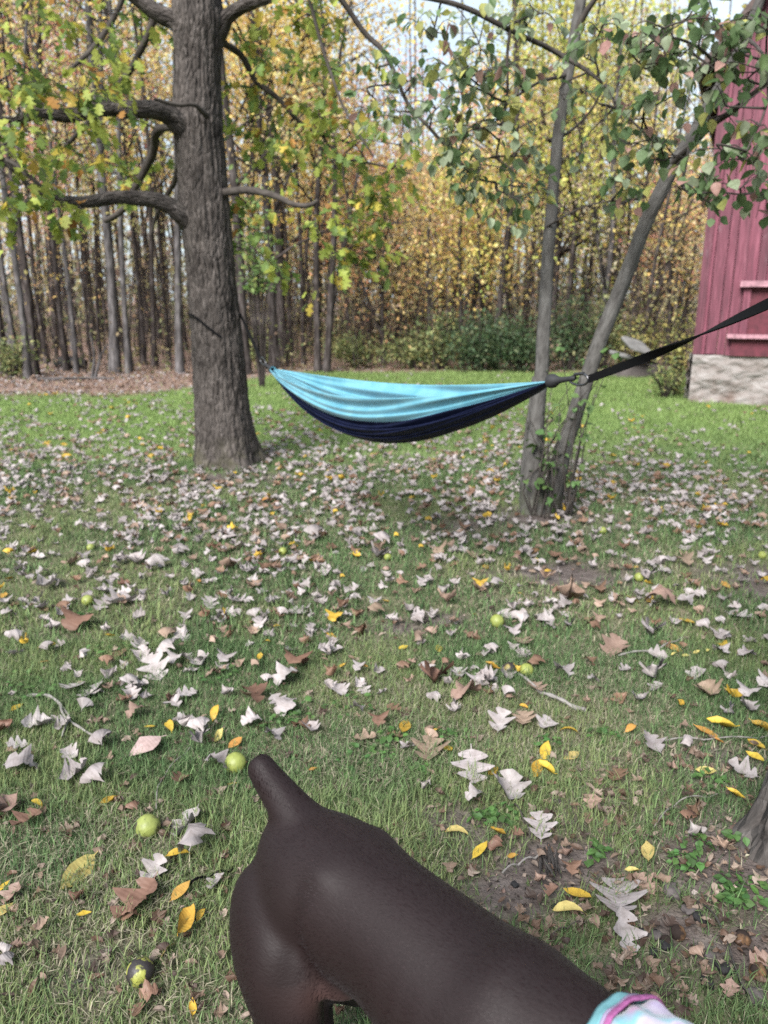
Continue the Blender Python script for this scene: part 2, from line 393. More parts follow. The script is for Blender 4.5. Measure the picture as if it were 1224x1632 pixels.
def smooth_path(P, n):
    """Catmull-Rom through rows of P (any columns) resampled to n rows"""
    P = np.asarray(P, float)
    Q = np.vstack([2 * P[0] - P[1], P, 2 * P[-1] - P[-2]])
    d = np.r_[0, np.cumsum(np.linalg.norm(np.diff(P[:, :3], axis=0), axis=1))]
    t = np.linspace(0, d[-1], n); out = []
    for x in t:
        i = min(max(np.searchsorted(d, x, 'right') - 1, 0), len(P) - 2)
        u = (x - d[i]) / max(d[i + 1] - d[i], 1e-9)
        a, b_, c, e = Q[i], Q[i + 1], Q[i + 2], Q[i + 3]
        out.append(.5 * (2 * b_ + (c - a) * u + (2 * a - 5 * b_ + 4 * c - e) * u * u + (3 * b_ - a - 3 * c + e) * u ** 3))
    return np.array(out)
def tube(P, rad, sides=8, ridge=None):
    """P (n,3), rad (n,) -> V, F (quads), bark coordinate; ridge(theta, v) adds to the radius"""
    P = np.asarray(P, float); rad = np.asarray(rad, float); n = len(P)
    T = np.gradient(P, axis=0); T /= np.linalg.norm(T, axis=1)[:, None] + 1e-12
    u = np.cross(T[0], [0.3, 1, 0.1]); u /= np.linalg.norm(u)
    th = np.linspace(0, 2 * math.pi, sides, endpoint=False)
    V = []; B = []; L = np.r_[0, np.cumsum(np.linalg.norm(np.diff(P, axis=0), axis=1))]
    for i in range(n):
        u = u - T[i] * np.dot(u, T[i]); u /= np.linalg.norm(u); w = np.cross(T[i], u)
        r = rad[i] + (ridge(th, L[i], i) if ridge else 0)
        r = np.broadcast_to(r, th.shape)
        V.append(P[i] + (np.cos(th) * r)[:, None] * u + (np.sin(th) * r)[:, None] * w)
        rr = max(rad[i], .01)
        B.append(np.stack([np.cos(th) * rr, np.sin(th) * rr, np.full(sides, L[i])], -1))
    V = np.concatenate(V); B = np.concatenate(B)
    i = np.arange(n - 1)[:, None] * sides; j = np.arange(sides)[None]; j2 = (j + 1) % sides
    F = np.stack([i + j, i + j2, i + sides + j2, i + sides + j], -1).reshape(-1, 4)
    return V, F, B
def join(parts):
    Vs, Fs, Bs, k = [], [], [], 0
    for V, F, B in parts:
        Vs.append(V); Fs.append(F + k); Bs.append(B); k += len(V)
    return np.concatenate(Vs), np.concatenate(Fs), np.concatenate(Bs)
def tube_part(name, parts, mat, parent):
    V, F, B = join(parts) if isinstance(parts, list) else parts
    V = to_local(parent, V) if parent is not None else V
    return link(name, mesh_np(name, V, F, mat, {'bark': ('POINT', 'FLOAT_VECTOR', B)}), parent)
def box_mesh(name, x0, x1, y0, y1, z0, z1, mat, bev=0.0, ztl=None, ztr=None):
    V = [(x0, y0, z0), (x1, y0, z0), (x1, y1, z0), (x0, y1, z0), (x0, y0, ztl or z1), (x1, y0, ztr or z1), (x1, y1, ztr or z1), (x0, y1, ztl or z1)]
    F = [(3, 2, 1, 0), (4, 5, 6, 7), (0, 1, 5, 4), (1, 2, 6, 5), (2, 3, 7, 6), (3, 0, 4, 7)]
    return mesh_np(name, V, F, mat, smooth=False)

# leaf shapes: unit length along +Y, centred, lying in XY, normal +Z
def leaf_shape(stations, fold=.0, curl=0.0, cup=0.0, twist=0.0, wob=0.0, seed=0, lead=0.0):
    r = np.random.default_rng(seed)
    t = np.array([s[0] for s in stations]); w = np.array([s[1] for s in stations])
    n = len(t); V = np.zeros((n, 3, 3))
    for k, s in enumerate((-1, 0, 1)):
        ww = w * (1 + (r.random(n) - .5) * .3) * s
        V[:, k, 0] = ww; V[:, k, 1] = t - .5 + (abs(ww) * lead) + (.035 * s if lead else 0) * (w > .05)
        V[:, k, 2] = fold * abs(ww) + cup * ww ** 2
    V[..., 2] += (r.random((n, 3)) - .5) * wob
    y = V[..., 1].copy(); z = V[..., 2].copy()
    if abs(curl) > 1e-3:
        a = y * curl; rr = 1 / curl
        V[..., 1] = np.sin(a) * (rr - z); V[..., 2] = rr - np.cos(a) * (rr - z)
    if twist:
        a = y * twist; x, z = V[..., 0].copy(), V[..., 2].copy()
        V[..., 0] = x * np.cos(a) - z * np.sin(a); V[..., 2] = x * np.sin(a) + z * np.cos(a)
    V = V.reshape(-1, 3)
    F = []
    for i in range(n - 1):
        a = 3 * i
        F += [(a, a + 1, a + 4, a + 3), (a + 1, a + 2, a + 5, a + 4)]
    V[:, 2] -= V[:, 2].min()
    return V, np.array(F)
OAKST = [(0, .007), (.12, .014), (.21, .15), (.28, .17), (.33, .055), (.43, .28), (.53, .31), (.58, .085), (.68, .26), (.78, .25), (.82, .10), (.93, .12), (1.0, .03)]
ELLST = [(0, .006), (.1, .012), (.2, .10), (.38, .185), (.58, .20), (.78, .14), (.92, .055), (1, .004)]
OVAST = [(0, .008), (.14, .012), (.2, .14), (.34, .30), (.52, .34), (.72, .25), (.9, .09), (1, .006)]
def oak_stations(n, lobes, ph, sinus=.22, pw=.5):
    out = []
    for i in range(n):
        t = i / (n - 1)
        if t < .12: out.append((t, .009, .009)); continue
        u = (t - .12) / .88; env = .06 + .37 * math.sin(math.pi * min(u * .88 + .10, 1)) ** .9 * (1 - .12 * u)
        l = [(.5 - .5 * math.cos(2 * math.pi * (lobes * u + p_))) ** pw for p_ in (ph, ph + .22)]
        e = [env * (sinus + (1 - sinus) * q) for q in l]
        if i == n - 1: e = [.05, .05]
        out.append((t, e[0], e[1]))
    return out
def oak_shape(n, lobes, ph, fold, curl, cup, twist, wob, seed, lead=.32):
    st_ = oak_stations(n, lobes, ph, .40, .4) if 13 < n < 20 else oak_stations(n, lobes, ph); V, F = leaf_shape([(q[0], 1.0) for q in st_], 0, 0, 0, 0, 0, seed)
    r = np.random.default_rng(seed); V = V.reshape(-1, 3, 3)
    for i, (t, wl, wr) in enumerate(st_):
        for k, w in ((0, -wl), (1, 0), (2, wr)):
            w = w * (1 + (r.random() - .5) * (.35 if n < 20 else .12)); V[i, k] = (w, t - .5 + abs(w) * lead, fold * abs(w) + cup * w * w + (r.random() - .5) * wob * (abs(w) > .03))
    V = V.reshape(-1, 3); y, z = V[:, 1].copy(), V[:, 2].copy()
    if abs(curl) > 1e-3:
        a = y * curl; rr_ = 1 / curl; V[:, 1] = np.sin(a) * (rr_ - z); V[:, 2] = rr_ - np.cos(a) * (rr_ - z)
    a = y * twist; x, z = V[:, 0].copy(), V[:, 2].copy(); V[:, 0] = x * np.cos(a) - z * np.sin(a); V[:, 2] = x * np.sin(a) + z * np.cos(a)
    V[:, 2] -= V[:, 2].min(); return V, F
OAKFALL = [oak_shape(14, 2.6, .1, .4, 2.0, 1.4, .9, .08, 1, .2), oak_shape(14, 2.4, .3, -.3, -1.9, 1.8, .7, .09, 2, .2), oak_shape(14, 2.8, .0, .3, .9, .8, -.8, .07, 3, .2),
           oak_shape(14, 2.5, .2, -1.0, -2.4, 0, 1.2, .10, 4, .2), oak_shape(14, 2.7, .15, 1.1, 2.8, 1.2, -1.0, .08, 5, .2), oak_shape(44, 2.9, .1, .18, .5, .4, .25, .012, 6, .3), oak_shape(44, 2.4, .25, .30, .9, .7, -.4, .02, 7, .3)]
ELLFALL = [leaf_shape(ELLST, .5, .8, 0, .5, .02, 11), leaf_shape(ELLST, .3, -1.2, .5, .8, .02, 12), leaf_shape(ELLST, .9, 1.6, 0, 1.6, .03, 13), leaf_shape(ELLST, .15, .3, .4, .2, .015, 14)]
OVAFALL = [leaf_shape(OVAST, .2, .5, .2, .3, .03, 15), leaf_shape(OVAST, -.2, -.7, .3, .4, .03, 16)]
OAKLIVE = [oak_shape(13, 2.7, .1, .15, -.5, .1, .2, .02, 21, .25), oak_shape(13, 2.5, .3, .25, -.9, .1, -.3, .03, 22, .25), oak_shape(13, 2.8, .2, .1, -.2, .1, .1, .02, 23, .25)]
OVALIVE = [leaf_shape(OVAST, .2, -.4, .1, .2, .01, 24), leaf_shape(OVAST, .35, -.8, .1, -.2, .015, 25), leaf_shape(OVAST, .1, .2, .1, .1, .01, 26)]
DIAMOND = (np.array([(0, -.5, 0), (.30, .02, .06), (0, .5, 0), (-.30, .02, .06)]), np.array([(0, 1, 2, 3)]))

def euler_mats(yaw, tx, ty):
    cz, sz, cx, sx, cy, sy = np.cos(yaw), np.sin(yaw), np.cos(tx), np.sin(tx), np.cos(ty), np.sin(ty)
    Z = np.zeros((len(yaw), 3, 3)); X = Z.copy(); Y = Z.copy()
    Z[:, 0, 0] = cz; Z[:, 0, 1] = -sz; Z[:, 1, 0] = sz; Z[:, 1, 1] = cz; Z[:, 2, 2] = 1
    X[:, 0, 0] = 1; X[:, 1, 1] = cx; X[:, 1, 2] = -sx; X[:, 2, 1] = sx; X[:, 2, 2] = cx
    Y[:, 1, 1] = 1; Y[:, 0, 0] = cy; Y[:, 0, 2] = sy; Y[:, 2, 0] = -sy; Y[:, 2, 2] = cy
    return Z @ X @ Y
def scatter(tpl, pos, yaw, tx, ty, size, tint):
    """copies of one leaf shape as plain arrays: V, F, per-face tint"""
    V0, F0 = tpl; n = len(pos)
    Rm = euler_mats(np.asarray(yaw), np.asarray(tx), np.asarray(ty))
    V = np.einsum('nij,vj->nvi', Rm, V0) * np.asarray(size)[:, None, None] + np.asarray(pos)[:, None]
    F = F0[None] + (np.arange(n) * len(V0))[:, None, None]
    C = np.repeat(np.c_[np.asarray(tint), np.ones(n)], len(F0), axis=0)
    return V.reshape(-1, 3), F.reshape(-1, F0.shape[1]), C
def leaf_mass(name, chunks, mat, parent=None):
    Vs, Fs, Cs, k = [], [], [], 0
    for V, F, C in chunks:
        Vs.append(V); Fs.append(F + k); Cs.append(C); k += len(V)
    V = np.concatenate(Vs)
    if parent is not None: V = to_local(parent, V)
    return link(name, mesh_np(name, V, np.concatenate(Fs), mat, {'tint': ('FACE', 'FLOAT_COLOR', np.concatenate(Cs))}, smooth=False), parent)
def tints(cols, w, n, var=.3):
    cols = np.array(cols); idx = rng.choice(len(cols), n, p=np.array(w) / np.sum(w))
    return np.clip(cols[idx] * (1 + (rng.random((n, 1)) - .5) * 2 * var) * (1 + (rng.random((n, 3)) - .5) * .16), .005, .9)
ORD = ['zeroth', 'first', 'second', 'third', 'fourth', 'fifth', 'sixth', 'seventh', 'eighth', 'ninth', 'tenth', 'eleventh', 'twelfth', 'thirteenth', 'fourteenth', 'fifteenth',
       'sixteenth', 'seventeenth', 'eighteenth', 'nineteenth', 'twentieth', 'twenty-first', 'twenty-second', 'twenty-third', 'twenty-fourth', 'twenty-fifth', 'twenty-sixth',
       'twenty-seventh', 'twenty-eighth', 'twenty-ninth', 'thirtieth', 'thirty-first', 'thirty-second', 'thirty-third', 'thirty-fourth', 'thirty-fifth', 'thirty-sixth', 'thirty-seventh',
       'thirty-eighth', 'thirty-ninth', 'fortieth', 'forty-first', 'forty-second', 'forty-third', 'forty-fourth', 'forty-fifth', 'forty-sixth', 'forty-seventh', 'forty-eighth', 'forty-ninth', 'fiftieth']

# ================================================================== GROUND
xs = np.unique(np.concatenate([np.linspace(-2.2, 2.2, 150), np.linspace(-8, 8, 140), np.linspace(-40, 40, 60), np.array([-200, -120, -70, 70, 120, 200])]))
ys = np.unique(np.concatenate([np.array([-60, -20, -8, -3]), np.linspace(-1, 3.2, 130), np.linspace(3.2, 9, 110), np.linspace(9, 20, 60), np.linspace(20, 60, 30), np.array([90, 140, 250])]))
X, Y = np.meshgrid(xs, ys); Z = height(X, Y)
V = np.stack([X, Y, Z], -1).reshape(-1, 3); nx, ny = len(xs), len(ys)
i = (np.arange(ny - 1)[:, None] * nx + np.arange(nx - 1)[None]).ravel()
F = np.stack([i, i + 1, i + nx + 1, i + nx], -1)
g = link('ground', mesh_np('ground', V, F, 'ground', {'soil': ('POINT', 'FLOAT', worn(X, Y).ravel()), 'litter': ('POINT', 'FLOAT', littered(X, Y).ravel()),
         'far': ('POINT', 'FLOAT', sstep(3.5, 9, Y).ravel())}))  # far: how much of that open light is mixed into the turf colour
tag(g, 'grassy yard with worn soil patches running into woodland floor', 'ground', kind='structure')

# grass blades
def sample_yard(n, y0, y1, k=.56, c=.35):
    ycand = np.linspace(y0, y1, 400); wgt = 2 * (k * ycand + c); cdf = np.cumsum(wgt) / wgt.sum()
    y = np.interp(rng.random(n), cdf, ycand); x = (rng.random(n) * 2 - 1) * (k * y + c); return x, y
def blades(n, y0, y1, h0, h1, w, tri=False, keep=1.0):
    x, y = sample_yard(n, y0, y1)
    s = worn(x, y); l = littered(x, y); pn = fbm(x * 2.2, y * 2.2, 41, 3)
    thin = .15 * sstep(3.2, 4.6, y) * (1 - sstep(7.5, 9.5, y)) * sstep(2.6, 1.6, x)
    ok = (rng.random(n) > s * .97) & (rng.random(n) > l * .97) & (rng.random(n) > thin) & (rng.random(n) < (.35 + 1.15 * pn) * keep)
    for c, r in ((OAK, .27), (DUO, .08), (NUT, .20)): ok &= np.hypot(x - c[0], y - c[1]) > r
    x, y, pn = x[ok], y[ok], pn[ok]; n = len(x); z = height(x, y) - .004
    lush = fbm(x * 1.3, y * 1.3, 51, 3)
    dry = rng.random(n) < .10 + .30 * sstep(.52, .36, lush)
    dry &= rng.random(n) < (1 - .75 * sstep(6, 10, y))
    az = rng.random(n) * 2 * math.pi; h = h0 + (h1 - h0) * rng.random(n) ** 1.6
    h *= .65 + .8 * pn
    lean = np.where(dry, .9 + rng.random(n) * .6, .25 + rng.random(n) * .75)
    ca, sa = np.cos(az), np.sin(az); wv = w * (.6 + .8 * rng.random(n)) * .5
    base = np.stack([x, y, z], -1); side = np.stack([-sa, ca, 0 * ca], -1) * wv[:, None]
    d1 = np.stack([ca * np.sin(lean * .5), sa * np.sin(lean * .5), np.cos(lean * .5)], -1)
    d2 = np.stack([ca * np.sin(lean * 1.25), sa * np.sin(lean * 1.25), np.cos(lean * 1.25)], -1)
    mid = base + d1 * (h * .5)[:, None]; tip = mid + d2 * (h * .55)[:, None]; tip[:, 2] = np.maximum(tip[:, 2], z + .006)
    g1 = np.array([.050, .094, .040]); g2 = np.array([.150, .225, .095]); g3 = np.array([.23, .26, .11]); st = np.array([.30, .275, .195])
    f = rng.random((n, 1)); col = (g1 * (1 - f) + g2 * f) * (.6 + .8 * rng.random((n, 1)) ** 1.5)
    yl = sstep(.45, .7, fbm(x * 1.8, y * 1.8, 61, 2))[:, None] * rng.random((n, 1)); col = col * (1 - yl * .8) + g3 * yl * .8
    far = sstep(5.5, 9.5, y)[:, None]; col = col * (1 - far * .75) + np.array([.190, .262, .085]) * far * .8  # far blades coloured brighter, as if lit clear of the oak's shade
    col = np.where(dry[:, None], st * (.45 + .75 * rng.random((n, 1))), col)
    col = np.c_[col, np.ones(n)]
    if tri:
        V = np.stack([base - side, base + side, tip], 1).reshape(-1, 3)
        F = np.arange(n * 3).reshape(-1, 3); C = col
    else:
        V = np.stack([base - side, base + side, mid - side * .8, mid + side * .8, tip], 1).reshape(-1, 3)
        o = (np.arange(n) * 5)[:, None, None]
        F = (np.array([[0, 1, 3], [0, 3, 2], [2, 3, 4]])[None] + o).reshape(-1, 3); C = np.repeat(col, 3, axis=0)
    return V, F, C
ch = [blades(270000, .45, 3.0, .014, .060, .0027), blades(150000, 3.0, 6.5, .022, .062, .0050), blades(170000, 6.5, 16.2, .03, .075, .012, True)]
o = leaf_mass('grass', ch, 'grass')
tag(o, 'short patchy green lawn grass mixed with dry straw blades', 'grass', kind='stuff')

# ================================================================== BARN
BC = at_y(1100, 637, 10.9); BC = np.array([BC[0], 10.9, 0.0])
BA = R(-24.5)
barn = thing('red_barn', 'weathered red board barn on a pale rubble foundation', 'barn', BC, BA)
FW, FD, EAVE, FT = 7.0, 9.0, 4.45, .70
def barn_top(u):
    u = min(u, FW - u)
    return EAVE + min(u, 1.5) * 1.25 + max(0, u - 1.5) * .55
u = 0.0; r_ = random.Random(3); k = 0
while u < FW - .01:
    w = min(.105 + r_.random() * .07, FW - u)
    d = (k % 2) * .014 + r_.random() * .010
    link('board', box_mesh('board', u + .004, u + w - .005, -.035 - d, -.004, FT - .03 - r_.random() * .03, 0, 'barn_paint', 0, barn_top(u) - .02, barn_top(u + w) - .02), barn)
    if k % 5 == 4 and u > .02:
        link('batten', box_mesh('batten', u - .022, u + .018, -.068, -.0355 - d - .018, FT - .02, 0, 'barn_paint', 0, barn_top(u) - .06, barn_top(u) - .06), barn)
    u += w; k += 1
link('corner_board', box_mesh('corner_board', -.03, .07, -.075, .03, FT - .04, EAVE - .05, 'barn_paint'), barn)
link('side_wall', box_mesh('side_wall', .001, .03, .0, FD, FT - .04, EAVE - .02, 'barn_paint'), barn)
link('side_wall', box_mesh('side_wall', FW - .03, FW - .001, .0, FD, FT - .04, EAVE - .02, 'barn_paint'), barn)
# back gable as boards too
u = 0.0
while u < FW - .01:
    w = min(.5, FW - u)
    link('rear_board', box_mesh('rear_board', u + .003, u + w - .003, FD - .03, FD, FT - .04, 0, 'barn_paint', 0, barn_top(u) - .02, barn_top(u + w) - .02), barn); u += w
# foundation: rough rubble faces on three sides
def rough_wall(a, b_, n, zt, push):
    a, b_ = np.array(a), np.array(b_); d = (b_ - a) / np.linalg.norm(b_ - a); nrm = np.array([d[1], -d[0]])
    t = np.linspace(0, 1, n); zz = np.linspace(-.12, zt, 44); T, ZZ = np.meshgrid(t, zz)
    L = np.linalg.norm(b_ - a)
    cell = fbm(T * L * 3.5, ZZ * 6, 71, 4); disp = (cell - .5) * .16 + (fbm(T * L * 12, ZZ * 16, 77, 3) - .5) * .05
    disp = disp * sstep(0, .02, 1 - ZZ / (zt + 1e-6) + .0) + push
    P = a[None, None] + d * (T * L)[..., None] + nrm * disp[..., None]
    V = np.concatenate([P, ZZ[..., None]], -1).reshape(-1, 3); m_ = len(zz)
    i = (np.arange(m_ - 1)[:, None] * n + np.arange(n - 1)[None]).ravel()
    return V, np.stack([i, i + 1, i + n + 1, i + n], -1), V * 0
parts = [rough_wall((-.02, -.03), (FW, -.03), 260, FT - .045, .06), rough_wall((-.02, FD), (-.02, -.05), 160, FT - .045, .03), rough_wall((FW, -.05), (FW, FD), 60, FT - .045, .03)]
V, F, B = join(parts)
fo = link('foundation', mesh_np('foundation', V, F, 'foundation'), barn)
# window with header, sill and boarded panel
def bp(px, py):
    """point of the barn front in its own frame"""
    n = np.array([math.sin(BA), -math.cos(BA), 0.0]); d = ray(px, py); o0 = np.array([0, 0, CAM_H])
    t = np.dot(BC - o0, n) / np.dot(d, n); return to_local(barn, o0 + d * t)
h0, s0 = bp(1184, 455), bp(1174, 534)
wu = float(h0[0]); hz, sz = float(h0[2]), float(s0[2])
win = link('window', box_mesh('window', wu + .04, wu + 1.06, -.085, -.0705, sz, hz, 'barn_panel'), barn)
link('header', box_mesh('header', wu - .03, wu + 1.13, -.20, -.0715, hz - .02, hz + .055, 'barn_trim'), win)
link('sill', box_mesh('sill', wu - .12, wu + 1.22, -.22, -.0715, sz - .035, sz + .015, 'barn_trim'), win)
link('frame', box_mesh('frame', wu + .02, wu + .11, -.125, -.087, sz + .016, hz - .021, 'barn_paint'), win)
link('frame', box_mesh('frame', wu + .99, wu + 1.08, -.125, -.087, sz + .016, hz - .021, 'barn_paint'), win)
link('frame', box_mesh('frame', wu + .50, wu + .60, -.118, -.087, sz + .016, hz - .021, 'barn_paint'), win)
link('lower_rail', box_mesh('lower_rail', wu - .06, wu + 1.16, -.12, -.071, sz - .27, sz - .037, 'barn_panel'), win)
# gambrel roof, four slabs with overhang
def roof_slab(u0, z0, u1, z1, th=.07):
    d = np.array([u1 - u0, z1 - z0]); d /= np.linalg.norm(d); n = np.array([-d[1], d[0]]) * (1 if u1 > u0 else -1) * th
    q = [(u0, z0), (u1, z1), (u1 + n[0], z1 + n[1]), (u0 + n[0], z0 + n[1])]
    V = [(a, y, z) for y in (-.34, FD + .3) for a, z in q]
    return mesh_np('roof', V, [(0, 1, 2, 3), (7, 6, 5, 4), (0, 4, 5, 1), (1, 5, 6, 2), (2, 6, 7, 3), (3, 7, 4, 0)], 'barn_roof', smooth=False)
for s in (0, 1):
    f = (lambda q: q) if s == 0 else (lambda q: FW - q)
    link('roof', roof_slab(f(-.28), EAVE - .36 + .01, f(1.52), EAVE + 1.52 * 1.25 + .01), barn)
    link('roof', roof_slab(f(1.5), EAVE + 1.9, f(3.5), EAVE + 1.9 + 2 * .55), barn)

# pale slab heap beside the barn
def rock_mesh(name, size, mat, seed, n=3, rg=1.0):
    import bmesh
    bm = bmesh.new(); bmesh.ops.create_icosphere(bm, subdivisions=n, radius=1)
    for v in bm.verts:
        d = 1 + .28 * rg * mnoise.noise(v.co * 1.3 + Vector((seed, 0, 0))) + .12 * rg * mnoise.noise(v.co * 4 + Vector((seed, 3, 0)))
        q = v.co * d
        q = Vector([math.copysign(abs(c) ** (.45 if mat == 'slab' else .7), c) for c in q])
        v.co = Vector((q.x * size[0], q.y * size[1], q.z * size[2]))
    me = bpy.data.meshes.new(name); bm.to_mesh(me); bm.free(); me.materials.append(M[mat])
    for p in me.polygons: p.use_smooth = True
    return me
for (px, py, Y, sx, sy, sz_, rx, lab) in [(1014, 550, 14.0, .24, .26, .03, .45, 'pale grey stone slab tilted on top of the heap left of the barn'),
                                         (996, 568, 14.2, .26, .2, .05, .1, 'low grey stone slab under the tilted one in the heap left of the barn'),
                                         (1038, 566, 14.3, .10, .12, .07, .2, 'blocky pale stone at the barn side of the slab heap')]:
    p = at_y(px, py, Y)
    o = link('stone_slab', rock_mesh('stone_slab', (sx, sy, sz_), 'slab', px), None, (p[0], p[1], max(p[2], sz_ * .8)), (rx, .25, .3))
    tag(o, lab, 'stone slab', 'stone slabs heaped by the barn')
p = at_y(1020, 580, 14.25)
o = link('stone_heap', rock_mesh('stone_heap', (.45, .3, .25), 'stone', 8.1), None, (p[0], p[1] + .2, .05), (0, 0, .3))
tag(o, 'low mound of grey rubble beneath the stone slabs left of the barn', 'rubble heap')

# ================================================================== WOODS
PAL = {'gold': ([(.64, .46, .15), (.62, .40, .15), (.62, .52, .24)], [5, 2, 3]),
       'amber': ([(.60, .37, .19), (.58, .30, .17), (.58, .45, .22)], [4, 3, 3]),
       'red': ([(.56, .24, .20), (.60, .34, .26), (.56, .40, .28)], [4, 3, 2]),
       'lime': ([(.42, .43, .10), (.30, .35, .09), (.56, .49, .15)], [4, 3, 3]),
       'green': ([(.11, .18, .06), (.17, .23, .08), (.34, .36, .12)], [4, 3, 1]),
       'straw': ([(.54, .46, .24), (.46, .37, .22), (.38, .38, .17)], [4, 3, 2]),
       'bare': ([(.40, .33, .24), (.33, .26, .20)], [1, 1])}
for k_ in list(PAL): PAL[k_] = ([tuple(min(.8, v * 1.28) for v in c_) for c_ in PAL[k_][0]], PAL[k_][1])
def forest_branches(P, H, r0, nb, lo, rr, spread=1.0):
    parts, tips = [], []
    n = len(P)
    for _ in range(nb):
        t = lo + (1 - lo) * rr.random() ** .8
        i = min(int(t * (n - 1)), n - 2); b0 = P[i]
        az = rr.random() * 2 * math.pi; ln = (.5 + (1 - t) * .28 * H) * (.6 + .8 * rr.random()) * spread
        up = .25 + .8 * rr.random()
        d = np.array([math.cos(az), math.sin(az), up]); d /= np.linalg.norm(d)
        e1 = b0 + d * ln * .5 + np.array([0, 0, .04 * ln]); e2 = b0 + d * ln + np.array([(rr.random() - .5) * .3, (rr.random() - .5) * .3, (.1 - .25 * rr.random()) * ln])
        r = max(.007, r0 * (1 - t) * .42 + .006)
        Q = smooth_path([b0, e1, e2], 6)
        parts.append(tube(Q, np.linspace(r, .003, 6), 4)); tips.append(Q[2:])
        if rr.random() < .7:
            az2 = az + (rr.random() - .5) * 2; e3 = e1 + np.array([math.cos(az2), math.sin(az2), .3]) * ln * .45
            Q2 = smooth_path([e1, (e1 + e3) / 2 + np.array([0, 0, .05]), e3], 4); parts.append(tube(Q2, np.linspace(r * .5, .002, 4), 4)); tips.append(Q2[1:])
    return parts, np.concatenate(tips) if tips else np.zeros((0, 3))
def forest_tree(px, Y, w, H, pal, nleaf, crown_lo=.35, lean=(0, 0), mat='dark_trunk', fork=None, size=.10, rr=None, spread=1.0, sc=.35):
    rr = rr or random.Random(int(px * 13 + Y * 7))
    base = stand(px, Y); base[2] = float(height(base[0], base[1])) - .05
    t = thing('forest_tree', 'x', 'tree', base)
    if fork is None and rr.random() < .4: fork = (H * (.14 + .22 * rr.random()), (rr.random() - .5) * 2.2, H * .55)
    lean = (lean[0] + (rr.random() - .5) * .09, lean[1])
    n = 14; q = np.linspace(0, 1, n); wx, wy = rr.random() * 6, rr.random() * 6
    P = np.stack([base[0] + lean[0] * H * q + .11 * H * .25 * (np.sin(q * 4 + wx) + .35 * np.sin(q * 11 + wy)) * q, base[1] + lean[1] * H * q + .10 * H * .25 * np.sin(q * 3.3 + wy) * q, base[2] + H * q], -1)
    rad = w / 2 * (1 - .72 * q) * (1 + .5 * np.exp(-q * H / .25))
    tr = tube(P, rad, 9, lambda th, v, i: rad[i] * .10 * (np.sin(th * 3 + v * 1.7) * .5 + np.sin(th * 5 - v)))
    tube_part('trunk', tr, mat, t)
    parts, tips = forest_branches(P, H, w / 2, 10 if nleaf < 900 else 22, crown_lo, rr, spread)
    if fork:
        fz, dx, ln = fork; i = int(fz / H * (n - 1)); b0 = P[i]
        Q = smooth_path([b0, b0 + np.array([dx * .35, .1, ln * .35]), b0 + np.array([dx, .2, ln])], 9)
        parts.append(tube(Q, np.linspace(rad[i] * .85, rad[i] * .25, 9), 7))
        p2, t2 = forest_branches(Q, ln, rad[i] * .7, 8, .2, rr); parts += p2; tips = np.concatenate([tips, t2])
    if parts: tube_part('branches', parts, mat, t)['kind'] = 'stuff'
    if nleaf and len(tips):
        k = rng.integers(0, len(tips), nleaf); cc = tips[k] + rng.normal(0, sc, (nleaf, 3)) * [1, 1, .7]
        # clumps: shift whole tips together so gaps stay between them
        cc = cc[cc[:, 2] > .5]; m_ = len(cc)
        col, wt_ = PAL[pal]
        leaf_mass('crown', [scatter(DIAMOND, cc, rng.random(m_) * 6.28, rng.normal(0, .8, m_), rng.normal(0, .8, m_), size * (.7 + .7 * rng.random(m_)), tints(col, wt_, m_))], 'tint_leaf', t)
    return t, px, w, mat, pal, H
FT_ = []
